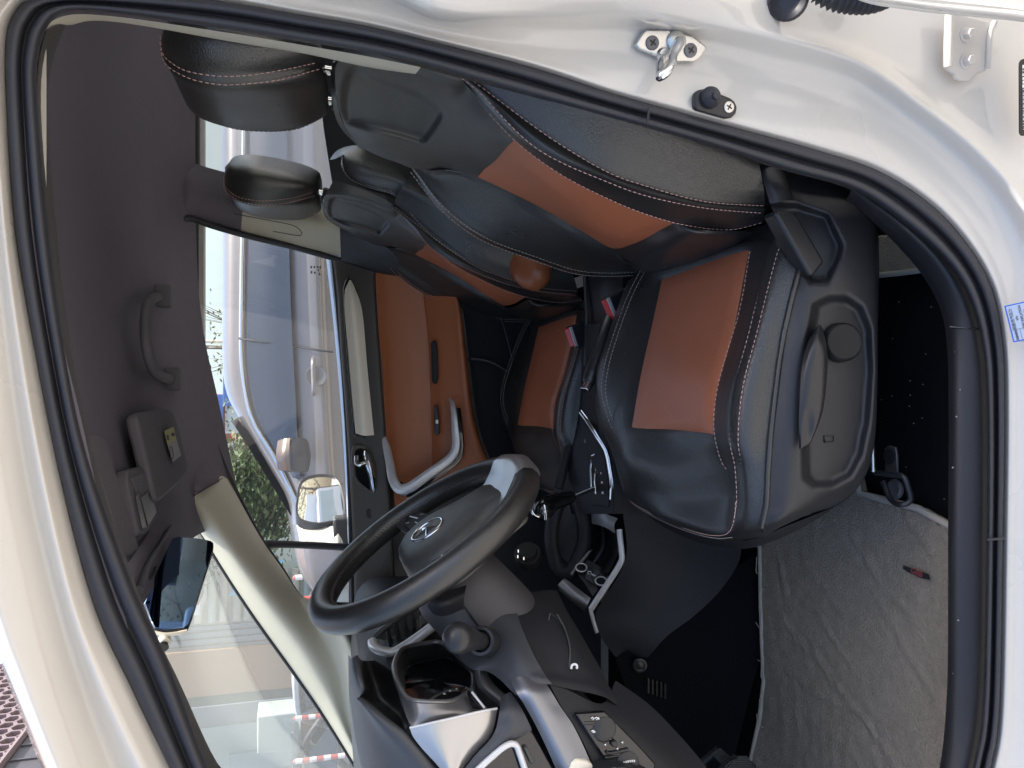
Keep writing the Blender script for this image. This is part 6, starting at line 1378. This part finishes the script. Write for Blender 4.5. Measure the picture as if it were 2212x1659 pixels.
# trees: trunk with limbs and a crown of many small leaves
bark = mat('bark', (.09, .065, .045), .9, bump=('noise', 40, .5, .01))
leafm = [mat('leaf_green', (.060, .095, .028), .6, var=(3, .45)), mat('leaf_olive', (.095, .10, .030), .6, var=(3, .4)), mat('leaf_deep', (.040, .070, .026), .6, var=(3, .4))]
def tree(x, y, h, r, label, lm, bare=False, n=900, zc=.62, seed=1):
    rg = random.Random(seed); t = thing('street_tree', label, 'tree', (x, y, 0), 'trees across the street')
    parts = [tubeVF([(x, y, 0), (x+.03*h*.3, y, h*.35), (x+.01, y+.02, h*.6), (x-.02, y, h*.9)], [.045*h*.5, .035*h*.5, .02*h*.5, .008], 8)]
    tips = []
    for k in range(13):
        a = rg.uniform(0, 2*pi); z0 = h*rg.uniform(.32, .7); l = r*rg.uniform(.5, 1.0)
        e = np.array([x+cos(a)*l, y+sin(a)*l, z0+h*rg.uniform(.1, .32)]); m = np.array([x+cos(a)*l*.5, y+sin(a)*l*.5, z0+h*.06])
        parts.append(tubeVF([(x, y, z0), m, e], [.012*h*.5, .008*h*.5, .004], 6)); tips.append(e); tips.append(m)
        for q in range(3):
            e2 = e+np.array([rg.uniform(-.35, .35)*r, rg.uniform(-.35, .35)*r, rg.uniform(0, .35)*r]); parts.append(tubeVF([m, (m+e2)/2+np.array([0, 0, .05]), e2], [.006, .005, .002], 5)); tips.append(e2)
    V, Fc = merge(parts); mesh('trunk', V, Fc, bark, t)
    V = []; Fc = []
    for k in range(n):
        c = tips[rg.randrange(len(tips))]; s_ = r*.26
        p = np.array([rg.gauss(c[0], s_), rg.gauss(c[1], s_), rg.gauss(c[2], s_*.8)])
        u = np.array([rg.uniform(-1, 1), rg.uniform(-1, 1), rg.uniform(-.5, .5)]); u /= np.linalg.norm(u); w = np.cross(u, [rg.uniform(-1, 1), rg.uniform(-1, 1), 1]); w /= max(np.linalg.norm(w), .01)
        L = rg.uniform(.035, .065)*(h/3.2)**.5; b = len(V)
        V += [p-u*L, p-w*L*.45, p+u*L, p+w*L*.45]; Fc.append((b, b+1, b+2, b+3))
    o = mesh('crown', V, Fc, lm, t, smooth=False)
    return t
tree(-1.42, 9.4, 2.6, .55, 'leafy green street tree just past the front of the parked van', leafm[0], n=6500, seed=2)
tree(-1.25, 11.0, 2.5, .5, 'olive bush-like tree between the red shop windows and the parked van', leafm[1], n=4500, seed=5)
tree(.75, 17.0, 4.0, 1.1, 'thin half bare tree standing against the white sky', leafm[1], n=260, seed=8)
tree(.1, 16.0, 3.1, .8, 'small dense tree left of the half bare one', leafm[2], n=1300, seed=9)
tree(22.0, 4.6, 4.4, 1.7, 'tree behind the van seen only in the door mirror', leafm[0], n=2500, seed=21)
tree(23.0, 7.4, 4.8, 1.8, 'taller tree behind the van seen only in the door mirror', leafm[1], n=2500, seed=22)

# shop with a blue sign band and red framed windows
redw = mat('red_painted_wall', (.40, .085, .05), .7, var=(2, .12)); signw = mat('sign_white', (.68, .70, .72), .5, var=(1.5, .1)); signb = mat('sign_blue', (.05, .16, .50), .5, var=(1, .15))
paneg = mat('pale_window_pane', (.42, .50, .52), .12, coat=.5, var=(2, .25)); greyw = mat('grey_wall', (.36, .37, .37), .7, var=(1.5, .12)); tan = mat('tan_wall', (.46, .31, .20), .75, var=(1.2, .06)); cream = mat('cream_wall', (.58, .56, .48), .7, var=(1.5, .08))
palegreen = mat('pale_grey_green_panel', (.46, .52, .49), .6, var=(1.3, .06)); olive = mat('olive_panel', (.20, .20, .16), .7, var=(1, .1)); cloth = mat('light_blue_sheet', (.20, .45, .62), .7, var=(3, .15))
sh = thing('shop_building', 'red fronted shop with pale windows under a blue and white sign band', 'shop', (-1.6, 20, 0))
box('wall', (-3.2, 20.3, 1.9), (2.95, .3, 1.9), redw, sh)
box('sign_band', (-3.2, 19.9, 3.52), (2.95, .12, .36), signb, sh, bevel=.02)
for k in range(9): box('sign_panel', (-.55-k*.62, 19.76, 3.54+.03*(k % 2)), (.22, .03, .22-.03*(k % 3)), signw, sh, bevel=.01)
box('parapet', (-3.2, 20.1, 4.0), (3.0, .2, .10), signw, sh)
for k in range(6):
    for z in (2.72, 1.7):
        f = box('window', (-.85-k*.92, 19.985, z), (.36, .03, .40), signw, sh); box('pane', (-.85-k*.92, 19.95, z), (.31, .02, .35), paneg, f)
box('pier', (-.38, 19.93, 1.6), (.10, .08, 1.6), redw, sh)
fs = thing('far_sign', 'small blue and white roadside sign board beside the red shop', 'sign', (-.1, 18.6, 0))
box('board', (-.15, 18.6, 2.75), (.35, .04, .30), signb, fs, bevel=.01); box('board_stripe', (-.15, 18.55, 2.75), (.33, .02, .06), signw, fs); cyl('post', (-.15, 18.62, 0), (-.15, 18.62, 2.5), .04, greyw, fs)
up_ = thing('utility_pole', 'thin pale pole carrying a wire in front of the white sky', 'pole', (1.35, 26, 0)); cyl('mast', (1.35, 26, 0), (1.35, 26, 7.0), .06, cream, up_); tube('wire', [(1.35, 26, 4.6), (-1.5, 26, 4.45), (-5, 26, 4.6)], .012, rubber, up_, 5, smoothpath=16)

# frontage opposite the bonnet, seen through the windscreen
def fx(py, Y): return -(py-829.5)/F*(Y*cT+.05)
Yf = 12.0
fb = thing('shop_frontage', 'pale shop frontage with a tan wall strip and corrugated shutters ahead of the windscreen', 'building', (-5, Yf, 0))
def band(name, y0, y1, z0, z1, m, d=0.0, th=.15, **k):
    a, b = fx(y0, Yf+d), fx(y1, Yf+d); return box(name, ((a+b)/2, Yf+d+th, (z0+z1)/2), (abs(a-b)/2, th, (z1-z0)/2), m, fb, **k)
band('wall', 1040, 1240, 0, 3.5, palegreen, .10)
band('wall', 1240, 1335, 0, 3.5, cream, .12)
for k in range(15):
    a = fx(1228, Yf); b = fx(1330, Yf); z = .6+k*.17
    cyl('shutter_rib', (a, Yf+.1, z), (b, Yf+.08, z+.02*(k % 2)), .062, cream if k % 4 else palegreen, fb, 12)
sheet = [[(fx(1205+70*t, Yf-.5), Yf-.5-.06*sin(9*t+v*3), 2.35-v*.75+.05*sin(7*t)) for t in np.linspace(0, 1, 14)] for v in np.linspace(0, 1, 8)]
G = np.array(sheet); V, Fc = gridVF(G, flip=face_cam(G)); mesh('hung_sheet', V, Fc, cloth, fb)
box('awning', (fx(1190, Yf-.6), Yf-.3, 2.75), (.75, .5, .04), signw, fb, bevel=.01)
band('door', 1335, 1386, 0, 3.5, greyw, .08); 
for k in range(3): band('door_joint', 1346+k*14, 1347.5+k*14, 0, 3.5, olive, .06, .02)
band('wall', 1386, 1481, 0, 3.5, tan, .0, .2)
band('wall', 1481, 1502, 0, 3.5, olive, .05); band('joint', 1502, 1504, 0, 3.5, signw, .03, .03); band('wall', 1504, 1548, 0, 3.5, greyw, .06)
band('wall', 1548, 1720, 0, 3.5, palegreen, .02)
band('window', 1610, 1650, .9, 2.4, paneg, -.02, .03); band('window', 1662, 1700, .9, 2.4, paneg, -.02, .03)
band('wall', 1720, 2100, 0, 3.2, cream, .1)
cab = thing('white_cabinet', 'white metal cabinet standing at the right end of the frontage', 'cabinet', (fx(1570, 11), 11, 0))
box('case', (fx(1572, 11), 11.2, .98), (.26, .25, .98), palegreen, cab, bevel=.02); box('hatch', (fx(1580, 11), 10.93, 1.45), (.05, .02, .07), greyw, cab)
def pole(x, y, label):
    t = thing('bollard', label, 'bollard', (x, y, 0), 'striped bollards')
    for k in range(20): cyl('band', (x, y, k*.073), (x, y, k*.073+.072), .027, redp if k % 2 == 0 else signw, t, 16)
    lathe('cap', (x, y, 1.458), (0, 0, 1), [(0, .027), (.015, .022), (.03, .0005)], redp, t, 16)
redp = mat('traffic_red', (.45, .09, .08), .5)
for k, (py, Y) in enumerate([(1120, 8.3), (1245, 8.1), (1292, 7.8), (1548, 9.0), (1640, 8.4)]):
    x = fx(py, Y); pole(x, Y, ['red and white bollard beyond the door mirror', 'red and white bollard right of the window divider', 'red and white bollard low in the quarter window', 'red and white bollard by the white cabinet', 'red and white bollard next to the black parked car'][k])
def car(x, y, m, label, nm='parked_car'):
    t = thing(nm, label, 'car', (x, y, 0), 'cars parked across the street'); s_ = .86
    prof = [(-2.0,.35),(-2.02,.62),(-1.9,.80),(-1.1,.92),(-.55,1.38),(.75,1.42),(1.55,.98),(1.98,.90),(2.05,.55),(2.0,.35)]
    secs = []
    for w, k in [(-.84, .96), (-.86, 1.0), (-.70, 1.015), (0, 1.03), (.70, 1.015), (.86, 1.0), (.84, .96)]: secs.append([(x+px_*s_*(1 if abs(w) < .8 else .995), y+w*(1 if pz < .95 else .82), pz*k if pz > .5 else pz) for px_, pz in prof])
    G = np.array([cr(s2, 40) for s2 in secs]); V, Fc = gridVF(G); b = mesh('body', V, Fc, m, t)
    for sg in (-1, 1):
        prism('side_window', [(x+a*s_, y+sg*(.715 if z > 1.1 else .80), z) for a, z in [(-1.0,.96),(-.5,1.32),(.7,1.36),(1.3,1.0)]], (0, sg*.02, 0), tint, t)
        for X in (-1.25, 1.25): w = lathe('wheel', (x+X*s_, y+sg*.74, .31), (0, sg, 0), [(0, .0005), (0, .3), (.02, .31), (.13, .31), (.15, .29), (.14, .19), (.15, .0005)], rubber, t, 20)
    prism('windscreen', [(x-1.05*s_, y-.66, .97), (x-.56*s_, y-.60, 1.36), (x-.56*s_, y+.60, 1.36), (x-1.05*s_, y+.66, .97)], (-.02, 0, .02), tint, t)
    return t
car(fx(1619, 10.2)-.3, 10.0, gloss, 'black car parked by the striped bollards ahead')
car(fx(1180, 11.0), 13.5, mat('red_car_paint', (.42, .03, .04), .3, coat=.6), 'red car parked beyond the trees')
car(fx(1260, 11.0)-1.2, 10.8, mat('pale_car_paint', (.55, .57, .60), .3, coat=.6), 'pale silver car parked beyond the quarter window')
# things behind the van, seen only in the door mirror
tk = thing('white_truck', 'white cab truck parked behind, small in the door mirror', 'truck', (15, 5.0, 0))
box('cab', (15.6, 5.0, 1.0), (.7, .75, .68), signw, tk, bevel=.12, seg=3); box('cargo_box', (18.0, 5.0, 1.2), (1.6, .8, .95), signw, tk, bevel=.03)
box('windscreen', (14.90, 5.0, 1.32), (.02, .62, .24), paneg, tk, bevel=.01); box('grille', (14.89, 5.0, .72), (.02, .5, .08), label_black, tk)
for X in (15.5, 18.6):
    for Y in (4.3, 5.7): lathe('wheel', (X, Y, .36), (0, 1, 0), [(-.1, .0005), (-.1, .34), (-.08, .36), (.08, .36), (.1, .34), (.1, .0005)], rubber, tk, 20)
hd = thing('site_hoarding', 'yellow striped hoarding board behind, small in the door mirror', 'barrier', (17, 4.0, 0))
box('board', (17.0, 3.7, 1.5), (.04, .8, .8), mat('hoarding_yellow', (.52, .30, .06), .6), hd)
for k in range(9): prism('stripe', [(16.955, 3.0+k*.17, .8), (16.955, 3.07+k*.17, .8), (16.955, 3.17+k*.17, 2.2), (16.955, 3.1+k*.17, 2.2)], (-.01, 0, 0), cream, hd)
box('poster', (16.95, 4.1, 1.7), (.012, .16, .25), redp, hd)
for Y in (3.1, 4.4): cyl('stake', (17.06, Y, 0), (17.06, Y, 1.0), .04, greyw, hd)
# honeycomb screen of the building ahead, above a dark ribbed soffit
pinkw = mat('pink_backing', (.27, .135, .115), .75, var=(2, .1)); hexm = mat('honeycomb_rim', (.24, .19, .20), .5, var=(4, .1)); ribg = mat('dark_ribbed_cladding', (.075, .072, .082), .6, var=(3, .1))
hb_ = thing('honeycomb_building', 'upper storey clad with a pink honeycomb screen over dark ribbed panels', 'building', (-4.3, 8, 0))
zb = PXX(67, 1566, -4.05)[2]; 
box('backing', (-4.30, 10.0, zb+.85), (.06, 6.5, .85), pinkw, hb_)
box('ribbed_panel', (-4.16, 9.0, zb-.42), (.10, 6.5, .36), ribg, hb_)
for k in range(28): box('rib', (-4.05, 4.0+k*.36, zb-.42), (.012, .012, .35), ribg, hb_)
for k in range(3): box('ledge', (-4.08-.02*k, 9.0, zb-.03+k*.035), (.10-.02*k, 6.5, .010), hexm, hb_)
for Y in (4.2, 13.0): cyl('column', (-4.8, Y, 0), (-4.8, Y, zb-.7), .18, greyw, hb_)
RX = .105
ring_o = [(0, RX*sin(pi/3*k), RX*cos(pi/3*k)) for k in range(6)]; ring_i = [(0, .85*b, .85*c) for _, b, c in ring_o]
V = [(0, b, c) for _, b, c in ring_o]+[(0, b, c) for _, b, c in ring_i]+[(-.14, b, c) for _, b, c in ring_o]+[(-.14, b, c) for _, b, c in ring_i]
Fc = []
for k in range(6):
    q = (k+1) % 6; Fc += [(k, q, 6+q, 6+k), (k, 12+k, 12+q, q), (6+k, 6+q, 18+q, 18+k)]
hm = bpy.data.meshes.new('honeycomb_cell'); hm.from_pydata(V, [], Fc); hm.update(); hm.materials.append(hexm)
cnt = 0
for i in range(9):
    for j in range(30):
        y_ = 7.6+j*RX*math.sqrt(3)*1.02+(i % 2)*RX*math.sqrt(3)*.51; z_ = zb+.14+i*RX*1.53
        o = bpy.data.objects.new('honeycomb_cell', hm); COL.objects.link(o); o.parent = hb_; o.location = Vector((-4.08, y_, z_))-hb_.location; cnt += 1
